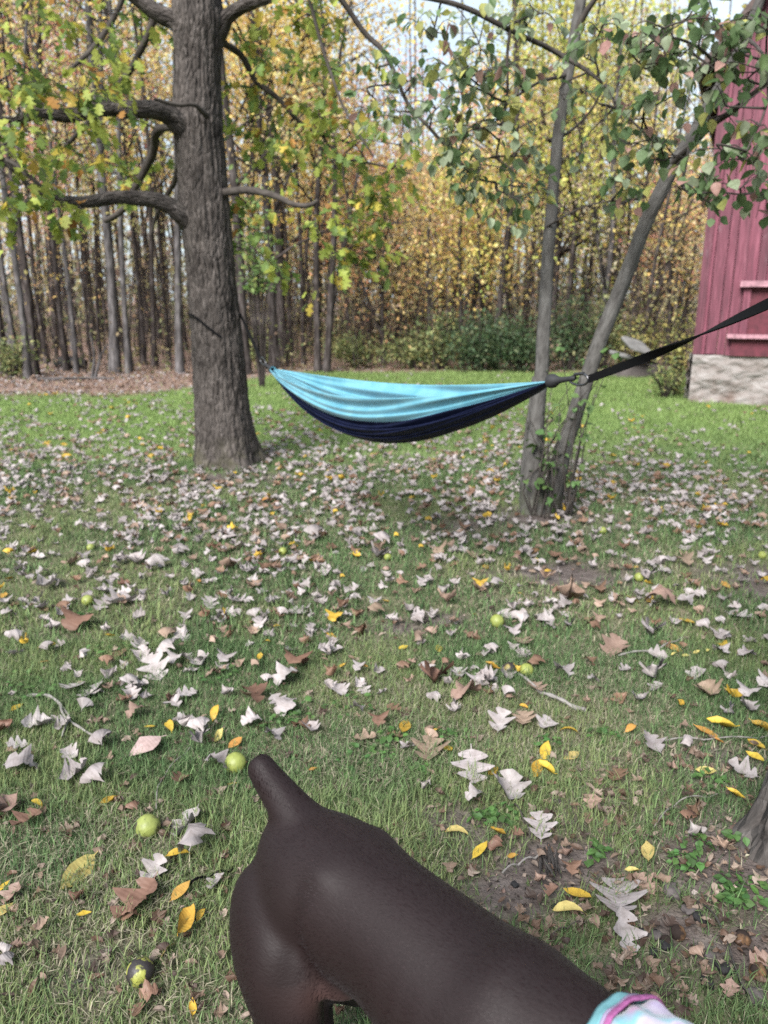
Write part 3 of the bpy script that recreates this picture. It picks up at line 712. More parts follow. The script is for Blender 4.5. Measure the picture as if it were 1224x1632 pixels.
# (column in the photograph, distance, trunk width, height, foliage, leaves, crown start, lean, bark, fork)
WOODS = [
 (5, 15.0, .30, 9, 'straw', 500, .5, (.0, 0), 'dark_trunk'), (28, 15.6, .24, 9, 'gold', 500, .45, (.01, 0), 'grey_trunk'), (45, 14.2, .27, 10, 'straw', 500, .5, (-.01, 0), 'grey_trunk'),
 (57, 14.9, .36, 11, 'lime', 700, .45, (-.005, 0), 'dark_trunk'), (75, 17.5, .22, 10, 'gold', 600, .4, (.02, 0), 'dark_trunk'), (90, 19.5, .20, 10, 'red', 1400, .45, (.0, 0), 'brown_trunk'),
 (107, 15.6, .34, 11, 'gold', 700, .4, (.012, 0), 'dark_trunk'), (122, 15.1, .25, 9, 'straw', 400, .5, (-.03, 0), 'grey_trunk'), (146, 17.0, .18, 9, 'bare', 300, .3, (.01, 0), 'brown_trunk'),
 (160, 18.8, .22, 10, 'lime', 700, .35, (-.01, 0), 'dark_trunk'), (183, 15.2, .33, 12, 'gold', 600, .5, (-.022, 0), 'grey_trunk'), (206, 15.1, .30, 12, 'straw', 500, .5, (-.015, 0), 'grey_trunk'),
 (230, 17.2, .30, 11, 'gold', 700, .4, (.0, 0), 'dark_trunk'), (246, 16.2, .33, 11, 'lime', 600, .45, (-.01, 0), 'brown_trunk'), (270, 18.5, .16, 9, 'amber', 500, .3, (.02, 0), 'dark_trunk'),
 (287, 15.1, .42, 13, 'gold', 900, .45, (-.01, 0), 'grey_trunk'), (392, 14.9, .34, 11, 'green', 900, .35, (-.01, 0), 'dark_trunk'), (415, 18.0, .22, 11, 'gold', 1600, .35, (.0, 0), 'brown_trunk'),
 (438, 15.7, .34, 12, 'gold', 1500, .4, (-.012, 0), 'dark_trunk'), (462, 19.5, .18, 11, 'gold', 1800, .35, (.01, 0), 'brown_trunk'), (484, 17.4, .17, 9, 'amber', 700, .35, (-.02, 0), 'brown_trunk'),
 (507, 15.3, .24, 8, 'straw', 500, .4, (-.035, 0), 'dark_trunk', None), (520, 15.3, .26, 7, 'bare', 300, .45, (.05, 0), 'dark_trunk', (1.2, .9, 4.2)), (556, 18.2, .16, 9, 'amber', 900, .3, (.01, 0), 'brown_trunk'),
 (575, 22.0, .20, 12, 'red', 1500, .5, (.0, 0), 'brown_trunk'), (590, 19.3, .14, 8, 'gold', 500, .3, (-.01, 0), 'brown_trunk'), (612, 17.0, .18, 9, 'amber', 600, .35, (.0, 0), 'dark_trunk'),
 (634, 21.0, .20, 11, 'red', 1200, .5, (.015, 0), 'brown_trunk'), (655, 18.5, .15, 8, 'straw', 500, .3, (.03, 0), 'brown_trunk'), (681, 16.8, .20, 9, 'gold', 700, .35, (.01, 0), 'dark_trunk'),
 (700, 20.5, .16, 9, 'amber', 900, .3, (-.01, 0), 'brown_trunk'), (718, 18.4, .14, 8, 'amber', 500, .3, (.01, 0), 'brown_trunk'), (736, 16.6, .21, 9, 'lime', 800, .4, (.0, 0), 'dark_trunk'),
 (750, 17.0, .23, 10, 'gold', 800, .35, (.02, 0), 'dark_trunk'), (768, 20.0, .16, 9, 'amber', 800, .3, (-.02, 0), 'brown_trunk'), (787, 16.5, .26, 10, 'lime', 900, .4, (.0, 0), 'dark_trunk'),
 (810, 18.6, .18, 10, 'lime', 1400, .35, (.01, 0), 'brown_trunk'), (832, 20.5, .20, 11, 'lime', 1500, .3, (.0, 0), 'brown_trunk'), (900, 17.0, .2, 10, 'lime', 1300, .35, (.015, 0), 'dark_trunk'),
 (922, 19.0, .2, 10, 'straw', 900, .3, (-.01, 0), 'brown_trunk'), (948, 16.8, .28, 7, 'bare', 500, .35, (.0, 0), 'grey_trunk', (2.0, -.6, 3.0)), (968, 20.0, .2, 8, 'lime', 900, .3, (.0, 0), 'brown_trunk'),
 (1000, 18.0, .18, 7, 'straw', 600, .3, (.01, 0), 'brown_trunk'), (1022, 16.6, .18, 6, 'gold', 500, .3, (.02, 0), 'dark_trunk'), (1040, 19.5, .2, 7, 'red', 700, .4, (.0, 0), 'brown_trunk'),
 (1062, 17.2, .2, 6.5, 'straw', 500, .3, (-.01, 0), 'dark_trunk'), (1084, 20.5, .2, 7, 'gold', 700, .25, (.0, 0), 'brown_trunk'),
]
for w_ in WOODS:
    a = list(w_) + [None] * (10 - len(w_))
    big = a[5] >= 1200
    if a[0] < 300: a[7] = (a[7][0] * .5 + .02, 0)
    if 540 < a[0] < 775: a[3] = min(a[3], 1.4 + a[1] * (.26 if a[4] == 'red' else .16))
    if a[0] > 1030: a[3] = min(a[3], 1.4 + a[1] * .16)
    FT_.append(forest_tree(a[0], a[1], a[2] * ((.30 + .28 * ((a[0] * 7.3) % 1.0 if a[0] % 2 else (a[0] * .37) % 1.0)) if a[0] < 300 else .56), a[3], a[4], int(a[5] * 1.7), max(.15, a[6] - .15), a[7], a[8], a[9], .075, None, 1.35 if big else 1.0, .45 if big else .35))
rr = random.Random(5)
for k in range(60):
    px = -90 + 1230 * (k + rr.random()) / 60
    if 1100 < px: continue
    Y = 21 + rr.random() * 12
    pal = 'gold' if 360 < px < 520 else rr.choice(['gold', 'straw', 'amber', 'lime', 'straw', 'bare'])
    if px < 130: pal = rr.choice(['red', 'straw', 'gold'])
    Hh = (8 if px > 900 else 12) + rr.random() * 3
    if 540 < px < 775: Hh = 1.4 + Y * (.13 + .05 * rr.random())
    if 470 < px <= 540 or 775 <= px < 900: Hh = 1.4 + Y * .27
    if px > 1030: Hh = 1.4 + Y * .14
    FT_.append(forest_tree(px, Y, .08 + rr.random() * .10, Hh, pal, 1300, .3, ((rr.random() - .5) * .05, 0), rr.choice(['dark_trunk', 'dark_trunk', 'brown_trunk', 'grey_trunk']), None, .13, rr, 1.3, .6))
# tall golden maple behind the oak's right shoulder
FT_.append(forest_tree(450, 17.5, .22, 12, 'gold', 5600, .34, (.0, 0), 'dark_trunk', None, .095, random.Random(77), 1.2, .5))
FT_.append(forest_tree(880, 18.0, .20, 7.6, 'lime', 2600, .3, (.0, 0), 'dark_trunk', None, .09, random.Random(78), 1.1, .45))
FT_.append(forest_tree(60, 18.2, .26, 12, 'red', 2200, .45, (.0, 0), 'brown_trunk', None, .11, random.Random(79), 1.4, .5))
# labels by counting outward from things one can find
LMK = [(345, 'the thick oak'), (655, 'the hammock middle'), (866, 'the twin-stemmed tree'), (1100, 'the red barn corner')]
TONE = {'dark_trunk': 'dark', 'grey_trunk': 'pale grey', 'brown_trunk': 'brown'}
LEAFW = {'gold': 'golden', 'amber': 'orange', 'red': 'reddish', 'lime': 'yellow-green', 'green': 'green', 'straw': 'straw-coloured', 'bare': 'nearly bare'}
cnt = {}
for t, px, w, mat, pal, Hh in sorted(FT_, key=lambda q: min(abs(q[1] - l[0]) for l in LMK)):
    lx, lm = min(LMK, key=lambda l: abs(px - l[0])); side = 'leftward' if px < lx else 'rightward'
    cnt[(lx, side)] = cnt.get((lx, side), 0) + 1
    th_ = 'slender' if w < .19 else ('stout' if w > .3 else 'medium')
    t['label'] = f"{th_} {TONE[mat]} forest tree, {LEAFW[pal]} leaves, {ORD[cnt[(lx, side)]]} trunk {side} from {lm}"
    t['group'] = 'trees of the wood behind the lawn'

# far wood that reads as one mass
parts = []
for k in range(260):
    x = (rng.random() * 2 - 1) * 32; y = 30 + rng.random() * 22; H_ = 8 + rng.random() * 7; ln = (rng.random() - .5) * .8
    parts.append(tube(np.array([[x, y, -.1], [x + ln * .4, y, H_ * .5], [x + ln, y, H_]]), [.05 + rng.random() * .07, .05, .02], 5))
far = thing('far_woods', 'distant mass of thin trunks and autumn foliage behind the wood edge', 'woods'); far['kind'] = 'stuff'
tp = tube_part('far_trunks', parts, 'brown_trunk', far); tp['kind'] = 'stuff'
n = 230000
x = (rng.random(n) * 2 - 1) * 36; y = 27 + rng.random(n) * 28; z = .1 + rng.random(n) ** 1.35 * 15
colx = 612 + FPX * x / y
top = (1.4 + y * (.30 + .16 * (fbm(x * .2, y * .05, 81, 3) - .5)))
top = np.where((colx > 540) & (colx < 790), np.minimum(top, 1.4 + y * (.14 + .12 * (vnoise(x * .9, y * .1, 85) - .3))), top); top = np.where(colx > 1035, np.minimum(top, 1.4 + y * .19), top)
cl_ = fbm(x * .55 + y * .3, z * .55 + y * .2, 83, 3)
ok = (z < top) & (cl_ > .38 + .15 * np.clip((z - 2) / 7, 0, 1)); x, y, z = x[ok], y[ok], z[ok]; m_ = len(x)
hue = fbm(x * .22, z * .22 + y * .1, 87, 3)
pal = np.array([(.54, .40, .33), (.58, .46, .28), (.58, .52, .31), (.44, .45, .26), (.50, .44, .39), (.60, .42, .35)])
ix = np.clip(((hue - .25) / .5 * 6 + rng.normal(0, .9, m_)).astype(int), 0, 5)
tn = np.clip(pal[ix] * (.7 + .6 * rng.random((m_, 1))), .01, .9)
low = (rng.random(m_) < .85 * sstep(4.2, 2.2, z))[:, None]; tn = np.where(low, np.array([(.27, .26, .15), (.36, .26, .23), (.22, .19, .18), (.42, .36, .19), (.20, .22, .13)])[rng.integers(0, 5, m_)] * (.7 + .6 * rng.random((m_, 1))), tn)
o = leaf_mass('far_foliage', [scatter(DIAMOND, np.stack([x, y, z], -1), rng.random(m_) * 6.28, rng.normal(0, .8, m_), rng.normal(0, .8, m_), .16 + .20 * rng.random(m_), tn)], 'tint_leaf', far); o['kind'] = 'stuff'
# saplings' leaves between the trunks
n = 52000
x = (rng.random(n) * 2 - 1) * 16; y = 17.0 + rng.random(n) * 10; z = 1.0 + rng.random(n) * 6.0
cl_ = fbm(x * .45 + y * .2, z * .5 + y * .15, 183, 4)
ok = (cl_ > .555) & (np.abs(x) < .6 * y) & (x < 3.6 + (y - 10.9) * .38) & (z < 1.4 + .26 * y); x, y, z = x[ok], y[ok], z[ok]; m_ = len(x)
hue = fbm(x * .35, z * .3 + y * .2, 187, 2); colx = 612 + FPX * x / y
pal = np.array([(.58, .45, .20), (.50, .46, .22), (.36, .38, .18), (.60, .38, .24)])
ix = np.clip(((hue - .25) / .5 * 4 + rng.normal(0, .7, m_)).astype(int), 0, 3); ix = np.where((colx > 520) & (colx < 800) & (rng.random(m_) < .6), 3, ix); tn = np.clip(pal[ix] * (.7 + .6 * rng.random((m_, 1))), .01, .9)
o = leaf_mass('sapling_foliage', [scatter(DIAMOND, np.stack([x, y, z], -1), rng.random(m_) * 6.28, rng.normal(0, .7, m_), rng.normal(0, .7, m_), .045 + .04 * rng.random(m_), tn)], 'tint_leaf')
n = 60000
x = (rng.random(n) * 2 - 1) * 12; y = 15.0 + rng.random(n) * 4.5; z = 2.7 + rng.random(n) * 5.0; colx = 612 + FPX * x / y
cl_ = fbm(x * .5 + y * .2, z * .6 + y * .15, 283, 4)
ok = (cl_ > .53 - .03 * ((colx > 380) & (colx < 540))) & (np.abs(x) < .6 * y) & (x < 2.6 + (y - 10.9) * .38) & (z < np.where((colx > 540) & (colx < 790), 1.4 + y * .20, 1.4 + y * .42)); x, y, z, colx = x[ok], y[ok], z[ok], colx[ok]; m_ = len(x)
f_ = rng.random(m_)[:, None]
tn = np.where((colx < 150)[:, None], np.where(f_ < .5, (.56, .33, .27), (.60, .50, .24)), np.where((colx < 330)[:, None], np.where(f_ < .7, (.56, .49, .20), (.42, .42, .16)), np.where((colx < 540)[:, None], np.where(f_ < .7, (.64, .45, .14), (.62, .38, .17)),
     np.where((colx < 790)[:, None], np.where(f_ < .6, (.62, .40, .25), (.56, .46, .24)), np.where(f_ < .6, (.48, .47, .16), (.54, .44, .20)))))) * (.7 + .6 * rng.random((m_, 1)))
o = leaf_mass('overhang_foliage', [scatter(DIAMOND, np.stack([x, y, z], -1), rng.random(m_) * 6.28, rng.normal(0, .7, m_), rng.normal(0, .7, m_), .05 + .045 * rng.random(m_), tn)], 'tint_leaf')
tag(o, 'autumn leaves overhanging the lawn side of the wood', 'foliage', kind='stuff')
o = bpy.data.objects['sapling_foliage']
tag(o, 'sprinkled yellow and orange sapling leaves hanging between the forest trunks', 'foliage', kind='stuff')

# undergrowth along and inside the wood edge
n = 42000
x = (rng.random(n) * 2 - 1) * 18; y = 14.8 + rng.random(n) ** 1.3 * 16
k_ = fbm(x * .5, y * .5, 91, 3); z = rng.random(n) ** 1.5 * (.25 + 2.2 * sstep(.42, .7, k_))
ok = (np.abs(x) < .6 * y + 1) & (littered(x, y) > .5) & ~((x > 3.9) & (y < 22) & (x > 3.9 + (y - 10.9) * .40)) & (rng.random(n) < .4 + .6 * sstep(-3, -1, x))
x, y, z = x[ok], y[ok], z[ok] + height(x[ok], y[ok]); m_ = len(x)
tn = tints([(.17, .18, .08), (.30, .26, .14), (.24, .18, .125), (.11, .13, .06), (.34, .28, .12)], [3, 3, 4, 2, 1], m_)
o = leaf_mass('undergrowth', [scatter(DIAMOND, np.stack([x, y, z], -1), rng.random(m_) * 6.28, rng.normal(0, .9, m_), rng.normal(0, .9, m_), .05 + .07 * rng.random(m_), tn)], 'tint_leaf')
tag(o, 'tangled low brush and weeds along the wood edge', 'undergrowth', kind='stuff')
parts = []
for k in range(900):
    x = (rng.random() * 2 - 1) * 12; y = 15.0 + rng.random() * 10
    if x > 3.4 + (y - 10.9) * .40 or float(littered(x, y)) < .5: continue
    h = .8 + rng.random() * 4.2; a, b_ = (rng.random(2) - .5) * .5 * h
    parts.append(tube(smooth_path([(x, y, 0), (x + a * .3, y + b_ * .3, h * .5), (x + a, y + b_, h)], 5), np.linspace(.008 + .01 * rng.random(), .002, 5), 3))
o = tube_part('brush_stems', parts, 'brown_trunk', None)
tag(o, 'thin bare brush stems standing between the forest trunks', 'brush', kind='stuff')

# bushes at the edge of the wood
def bush(px, py, Y, rx, rz, pal, n, lab, size=.075):
    b0 = stand(px, Y); b0[2] = float(height(b0[0], b0[1]))
    t = thing('bush', lab, 'bush', b0, group='bushes along the wood edge')
    parts, tips = [], []
    for k in range(16):
        az = rng.random() * 6.28; rr_ = rng.random() ** .6
        e = b0 + np.array([math.cos(az) * rx * rr_, math.sin(az) * rx * .7 * rr_, rz * (1.05 - .55 * rr_ ** 2) * (.7 + .45 * rng.random())])
        mid = b0 + (e - b0) * .5 + np.array([0, 0, rz * .15])
        Q = smooth_path([b0 + (e - b0) * [.1, .1, 0], mid, e], 7); parts.append(tube(Q, np.linspace(.018, .003, 7), 4)); tips.append(Q[2:])
    tube_part('stems', parts, 'brown_trunk', t)
    tips = np.concatenate(tips); c = tips[rng.integers(0, len(tips), n)] + rng.normal(0, 1, (n, 3)) * [rx * .2, rx * .2, rz * .16]
    c[:, 2] = np.abs(c[:, 2] - b0[2]) + b0[2]
    if pal == 'green': c = c[c[:, 2] > 1.5]; n = len(c)
    col, wt_ = PAL[pal]
    leaf_mass('foliage', [scatter(DIAMOND, c, rng.random(n) * 6.28, rng.normal(.3, .7, n), rng.normal(0, .7, n), size * (.6 + .8 * rng.random(n)), tints(col, wt_, n))], 'tint_leaf', t)
PAL['holly'] = ([(.05, .085, .04), (.075, .12, .06), (.14, .18, .09)], [3, 3, 2])
PAL['privet'] = ([(.13, .17, .07), (.20, .23, .10), (.34, .33, .14)], [3, 3, 2])
PAL['lemon'] = ([(.46, .42, .15), (.40, .35, .13), (.26, .29, .10)], [3, 2, 3])
bush(660, 590, 16.0, .8, .65, 'privet', 1000, 'loose olive bush behind the left half of the hammock')
bush(705, 590, 15.9, .7, .95, 'privet', 1200, 'tall pale green bush rising behind the middle of the hammock')
bush(765, 590, 15.6, 1.0, .95, 'holly', 2400, 'big dark green bush behind the right half of the hammock')
bush(830, 590, 15.4, .85, .95, 'holly', 2000, 'dark green bush just left of the twin-stemmed tree')
bush(905, 590, 15.8, .7, 1.35, 'holly', 1700, 'tall dark evergreen bush seen between the two stems of the twin tree')
bush(960, 585, 16.2, .7, 1.3, 'privet', 1300, 'grey-green bush just beyond the leaning stem')
bush(1015, 580, 16.6, .8, .9, 'lemon', 900, 'yellow-leaved bush behind the stone slabs')
bush(570, 590, 16.4, .9, .6, 'privet', 1200, 'low olive scrub under the upper edge of the hammock')
bush(425, 590, 16.2, .6, .9, 'privet', 700, 'small scrubby bush beside the hammock and oak trunk')
bush(20, 600, 14.2, .55, .7, 'privet', 700, 'small green bush at the far end of the leaf strip')
bush(1075, 600, 11.6, .38, 1.1, 'lemon', 520, 'sparse yellow weedy shrub at the barn corner', .06)
bush(1060, 615, 11.3, .40, .45, 'privet', 500, 'low green weeds at the foot of the barn corner', .05)
bush(418, 560, 12.6, .36, 2.9, 'green', 1000, 'narrow green sapling close behind the oak trunk', .09)

# dark log and sticks at the edge of the leaf strip
b0 = gnd(112, 588); t = thing('log', 'short charred log lying on the leaf strip at the wood edge', 'log', b0)
tube_part('stem', tube(np.array([b0 + [-.32, .1, .12], b0 + [-.1, .05, .14], b0 + [.15, 0, .13], b0 + [.34, 0, .10]]), [.10, .13, .125, .09], 10), 'char', t)
for k, (pts, lab) in enumerate([([(60, 610, 13.4), (100, 600, 13.5), (150, 596, 13.6), (185, 600, 13.6)], 'long fallen branch lying on the leaf strip beside the charred log'),
                                ([(146, 598, 13.9), (150, 565, 13.9), (143, 530, 14.0)], 'crooked pale stick standing upright behind the charred log'),
                                ([(150, 596, 13.8), (160, 570, 13.9), (172, 548, 13.9)], 'slanted pale stick leaning beside the crooked upright stick')]):
    P = np.array([at_y(*q) for q in pts]); 
    if k == 0: P[:, 2] = .06
    else: P[0, 2] = 0.0
    t = thing('fallen_branch', lab, 'branch', P[0])
    tube_part('stem', tube(smooth_path(P, 12), np.linspace(.035, .012, 12), 6), 'grey_trunk', t)

# ================================================================== NEAR TREES
def px_limb(pts, sides=9, n=26, wob=.5):
    """pts rows (px, py, distance, width in px): a limb as world path and radii"""
    P = np.array([np.r_[at_y(a, b_, Y), w / 2 * depth_of(at_y(a, b_, Y)) / FPX] for a, b_, Y, w in pts])
    S = smooth_path(P, n)
    n1 = np.array([[mnoise.noise(Vector((q[0] * 5, q[1] * 5, q[2] * 5 + s * 9))) for s in range(3)] for q in S[:, :3]])
    P3 = S[:, :3] + n1 * np.maximum(S[:, 3:4], .004) * wob
    rad = np.maximum(S[:, 3], .0025)
    return P3, rad
def limb_part(name, pts, mat, parent, sides=10, n=26, flare=0.0, ridge=.07):
    P, rad = px_limb(pts, sides, n, .18 if name == 'stem' else .5)
    if flare: rad = rad * (1 + flare * np.exp(-np.linspace(0, 1, n) * 9))
    ph = random.random() * 9
    V = tube(P, rad, sides, lambda th, v, i: rad[i] * ridge * (np.sin(th * 3 + v * 5 + ph) + .7 * np.sin(th * 7 - v * 9)))
    tube_part(name, V, mat, parent); return P

# ---- oak
OZ = 6.42
oak = thing('oak_tree', 'thick furrowed oak holding the left end of the hammock', 'tree', (OAK[0], OAK[1], 0))
rows = [(368, 772, 108), (365, 750, 104), (362, 725, 96), (357, 680, 89), (353, 640, 86), (347, 560, 82), (340, 480, 78), (333, 400, 77), (326, 330, 79), (321, 260, 77), (316, 200, 77), (316, 130, 71), (316, 80, 74), (316, 40, 84), (314, 5, 78), (310, -60, 66), (306, -200, 58), (300, -400, 48)]
P = np.array([np.r_[at_y(a, b_, OZ), w / 2 * depth_of(at_y(a, b_, OZ)) / FPX] for a, b_, w in rows])
P[0, 2] = -.12; P[0, :2] = OAK
S = smooth_path(P, 330); rad = S[:, 3]
TH = np.linspace(0, 2 * math.pi, 128, endpoint=False)
def oak_ridge(th, v, i):
    r = rad[i]; zz = S[i, 2]
    out = np.array([mnoise.noise(Vector((math.cos(a) * 6.5, math.sin(a) * 6.5, v * 3.2))) for a in th])
    fine = np.array([mnoise.noise(Vector((math.cos(a) * 15, math.sin(a) * 15, v * 10 + 7))) for a in th])
    rid = (1 - np.abs(out) * 2.4) * .014 + (1 - np.abs(fine) * 2.2) * .010 - .014
    flare = math.exp(-max(zz, 0) / .15) * .09
    lob = np.cos(th * 5 + .6) * flare * .55 + flare * .8 + np.cos(th * 2 + 1) * .008
    return rid + lob
V = tube(S[:, :3], rad, 128, oak_ridge)
tube_part('trunk', V, 'oak_bark', oak)
OAKLIMBS = [
 [(322, 262, 6.42, 36), (300, 226, 6.38, 36), (284, 200, 6.3, 33), (262, 180, 6.2, 28), (225, 172, 6.1, 26), (180, 172, 6.0, 26), (140, 180, 5.9, 25), (100, 184, 5.8, 21), (60, 182, 5.7, 15), (20, 192, 5.6, 10), (-40, 180, 5.5, 6)],
 [(330, 392, 6.42, 32), (306, 360, 6.38, 34), (286, 340, 6.3, 30), (262, 322, 6.25, 24), (220, 314, 6.15, 22), (170, 318, 6.05, 20), (120, 322, 5.95, 17), (80, 318, 5.85, 13), (50, 300, 5.75, 9), (20, 268, 5.65, 7), (-20, 250, 5.6, 4)],
 [(314, 95, 6.42, 40), (285, 42, 6.4, 32), (258, 22, 6.4, 26), (225, 4, 6.4, 22), (170, -30, 6.3, 18), (90, -80, 6.2, 12)],
 [(324, 92, 6.42, 36), (352, 38, 6.4, 26), (378, 14, 6.35, 20), (420, 0, 6.3, 17), (480, -22, 6.2, 13), (560, -60, 6.0, 9)],
 [(345, 60, 6.5, 14), (362, 72, 6.6, 11), (385, 88, 6.7, 10), (410, 130, 6.75, 9), (445, 158, 6.8, 8), (478, 194, 6.8, 7), (510, 213, 6.8, 6), (560, 228, 6.8, 3)],
 [(508, 212, 6.8, 5), (528, 236, 6.8, 4.5), (548, 251, 6.75, 4.5), (600, 262, 6.7, 3.5), (655, 277, 6.6, 2.5)],
 [(546, 250, 6.75, 3.5), (548, 290, 6.7, 3.2), (555, 330, 6.7, 2.6), (552, 390, 6.65, 2)],
 [(330, 318, 6.42, 22), (350, 310, 6.36, 18), (368, 307, 6.28, 13), (400, 304, 6.2, 11), (440, 313, 6.1, 10), (468, 326, 6.05, 9), (492, 328, 6.0, 8), (506, 320, 6.0, 6)],
 [(488, -20, 5.7, 6), (505, 45, 5.7, 5.5), (522, 100, 5.7, 5), (545, 165, 5.65, 4.5), (570, 210, 5.6, 4), (596, 250, 5.6, 2.5)],
 [(275, 205, 6.6, 12), (252, 208, 6.8, 14), (240, 250, 7.0, 14), (222, 290, 7.1, 13), (200, 330, 7.1, 10), (168, 352, 7.2, 8)],
 [(283, 240, 6.7, 10), (280, 285, 6.9, 9), (266, 310, 7.0, 8), (246, 350, 7.1, 6), (240, 375, 7.1, 4)],
 [(258, 8, 6.8, 13), (240, 45, 6.8, 12), (222, 85, 6.85, 11), (205, 115, 6.9, 10), (187, 138, 6.9, 8), (170, 175, 7.0, 5)],
 [(200, -15, 7.2, 9), (172, 45, 7.2, 9), (150, 75, 7.2, 8), (122, 100, 7.2, 7), (95, 125, 7.2, 4)],
 [(330, 185, 6.22, 10), (322, 178, 6.15, 9), (308, 167, 6.05, 7), (285, 168, 6.0, 6.5), (262, 162, 5.95, 6), (246, 157, 5.9, 5)],
 [(150, 190, 6.0, 12), (130, 205, 6.1, 10), (112, 225, 6.2, 7), (85, 255, 6.3, 5)],
 [(20, 60, 5.6, 5), (12, 100, 5.6, 5), (30, 45, 5.6, 5)][:0] or [(0, 252, 5.3, 8), (25, 262, 5.3, 8), (48, 282, 5.3, 7), (75, 305, 5.35, 5)],
]
oak_pts = []
for L in OAKLIMBS:
    big = L[0][3] > 25
    oak_pts.append(limb_part('limb', L, 'oak_bark' if big else 'twig_bark', oak, 14 if big else 7, 40 if big else 22, .25 if big else 0))
# high crown limbs above the frame
for az in range(6):
    a = az * 1.05 + .3; b0 = S[-40 - az * 12, :3]
    Q = smooth_path([b0, b0 + np.array([math.cos(a) * .9, math.sin(a) * .9, .8]), b0 + np.array([math.cos(a) * 2.4, math.sin(a) * 2.4, 1.6])], 12)
    tube_part('limb', tube(Q, np.linspace(.09, .02, 12), 8), 'oak_bark', oak)
OAKPTS = np.concatenate(oak_pts)
def foliage_from_clusters(clusters, PTS, rs, droop=.55, spread=1.1):
    """twigs from the nearest wood to each cluster, leaves along them: returns twig tubes and leaf rows (pos, yaw, tilt, roll, size-factor)"""
    parts, leaves = [], []
    for px, py, Y, rad_, n in clusters:
        rad_ = rad_ * spread
        c = at_y(px, py, Y); d = np.linalg.norm(PTS - c, axis=1); s = PTS[int(np.argmin(d))]
        ln = np.linalg.norm(c - s)
        Q = smooth_path([s, (s + c) / 2 + np.array([rs.normal(0, .06), rs.normal(0, .06), .10 * ln]), c], 8) if ln > .05 else np.array([s, c + .001])
        if ln > .05: parts.append(tube(Q, np.linspace(.006, .003, 8), 5))
        ns = max(3, n // 6); k = 0
        for j in range(ns):
            b0 = Q[-1 - (j % 3)] if len(Q) > 3 else c
            dr = rs.normal(0, 1, 3); dr[2] = dr[2] * .5 - .25; dr /= np.linalg.norm(dr)
            e = b0 + dr * rad_ * (.55 + .6 * rs.random()); mid = (b0 + e) / 2 + np.array([0, 0, .05])
            q = smooth_path([b0, mid, e], 7); parts.append(tube(q, np.linspace(.0032, .0012, 7), 4))
            m_ = n // ns
            for i in range(m_):
                t = .25 + .75 * (i + rs.random()) / m_; p = q[min(int(t * 6), 6)] + rs.normal(0, .02, 3)
                yaw = math.atan2(dr[1], dr[0]) - math.pi / 2 + rs.normal(0, .9)
                leaves.append((*p, yaw, -droop + rs.normal(0, .5), rs.normal(0, .5), .75 + .5 * rs.random()))
    return parts, np.array(leaves)
rs = np.random.default_rng(11)
OC = []
for px, py, Y, rad_, n in [(25, 165, 5.4, .38, 26), (70, 120, 5.6, .4, 22), (120, 140, 5.7, .38, 22), (15, 225, 5.3, .35, 24), (60, 215, 5.6, .35, 20), (45, 310, 5.4, .34, 24), (25, 345, 5.2, .28, 18),
                           (95, 365, 5.5, .2, 9), (120, 355, 5.8, .2, 8), (160, 135, 6.0, .36, 20), (110, 225, 5.8, .36, 18), (170, 235, 6.6, .36, 16), (60, 40, 6.0, .4, 14), (160, 30, 6.4, .45, 20), (200, 60, 6.8, .4, 16),
                           (20, 95, 5.6, .35, 16), (225, 170, 7.0, .35, 10), (190, 280, 7.0, .4, 14), (240, 260, 7.2, .35, 10), (10, 280, 5.4, .3, 14), (140, 285, 6.2, .3, 12),
                           (390, 60, 6.7, .35, 16), (400, 140, 6.8, .36, 18), (440, 110, 6.8, .38, 18), (385, 215, 6.9, .35, 18), (430, 210, 6.9, .35, 18), (470, 235, 6.8, .38, 22), (500, 180, 6.7, .36, 18), (545, 200, 6.7, .34, 16),
                           (500, 265, 6.8, .34, 18), (560, 260, 6.7, .3, 14), (400, 365, 6.7, .38, 18), (425, 410, 6.6, .34, 14), (395, 330, 6.6, .3, 12), (545, 360, 6.6, .34, 22), (530, 415, 6.6, .3, 14), (560, 420, 6.6, .28, 12), (575, 320, 6.6, .34, 16),
                           (610, 300, 6.6, .3, 12), (620, 350, 6.6, .3, 12), (500, 90, 6.4, .34, 14), (520, 20, 6.2, .36, 14), (470, 40, 6.4, .36, 16), (600, 225, 6.2, .34, 14), (560, 120, 6.0, .3, 12), (640, 265, 6.5, .28, 10),
                           (600, 410, 6.6, .28, 14), (520, 460, 6.6, .22, 8), (545, 320, 6.6, .28, 12), (460, 340, 6.4, .3, 12), (500, 20, 6.1, .3, 14), (580, 170, 6.3, .3, 12), (110, 80, 6.2, .36, 14), (180, 190, 6.6, .35, 12)]:
    OC.append((px, py, Y, rad_ * 1.25, int(n * 1.75)))
tw, lv = foliage_from_clusters(OC, OAKPTS, rs, .85, 1.15)
tube_part('twigs', tw, 'twig_bark', oak)['kind'] = 'stuff'
def leaf_colours(lv, table, rs):
    """table: function(px, py) -> weights over the four colours"""
    out = []
    for r in lv:
        px, py = project(r[:3]); w = np.array(table(px, py), float); out.append(rs.choice(len(w), p=w / w.sum()))
    return np.array(out)
def oak_table(px, py):
    if px < 300: return (4.5, 6, 1.0, .4) if py > 250 or px < 90 else (3, 6, 1.6, .6)
    return (4, 6, 1.8, .4)
lc = leaf_colours(lv, oak_table, rs)
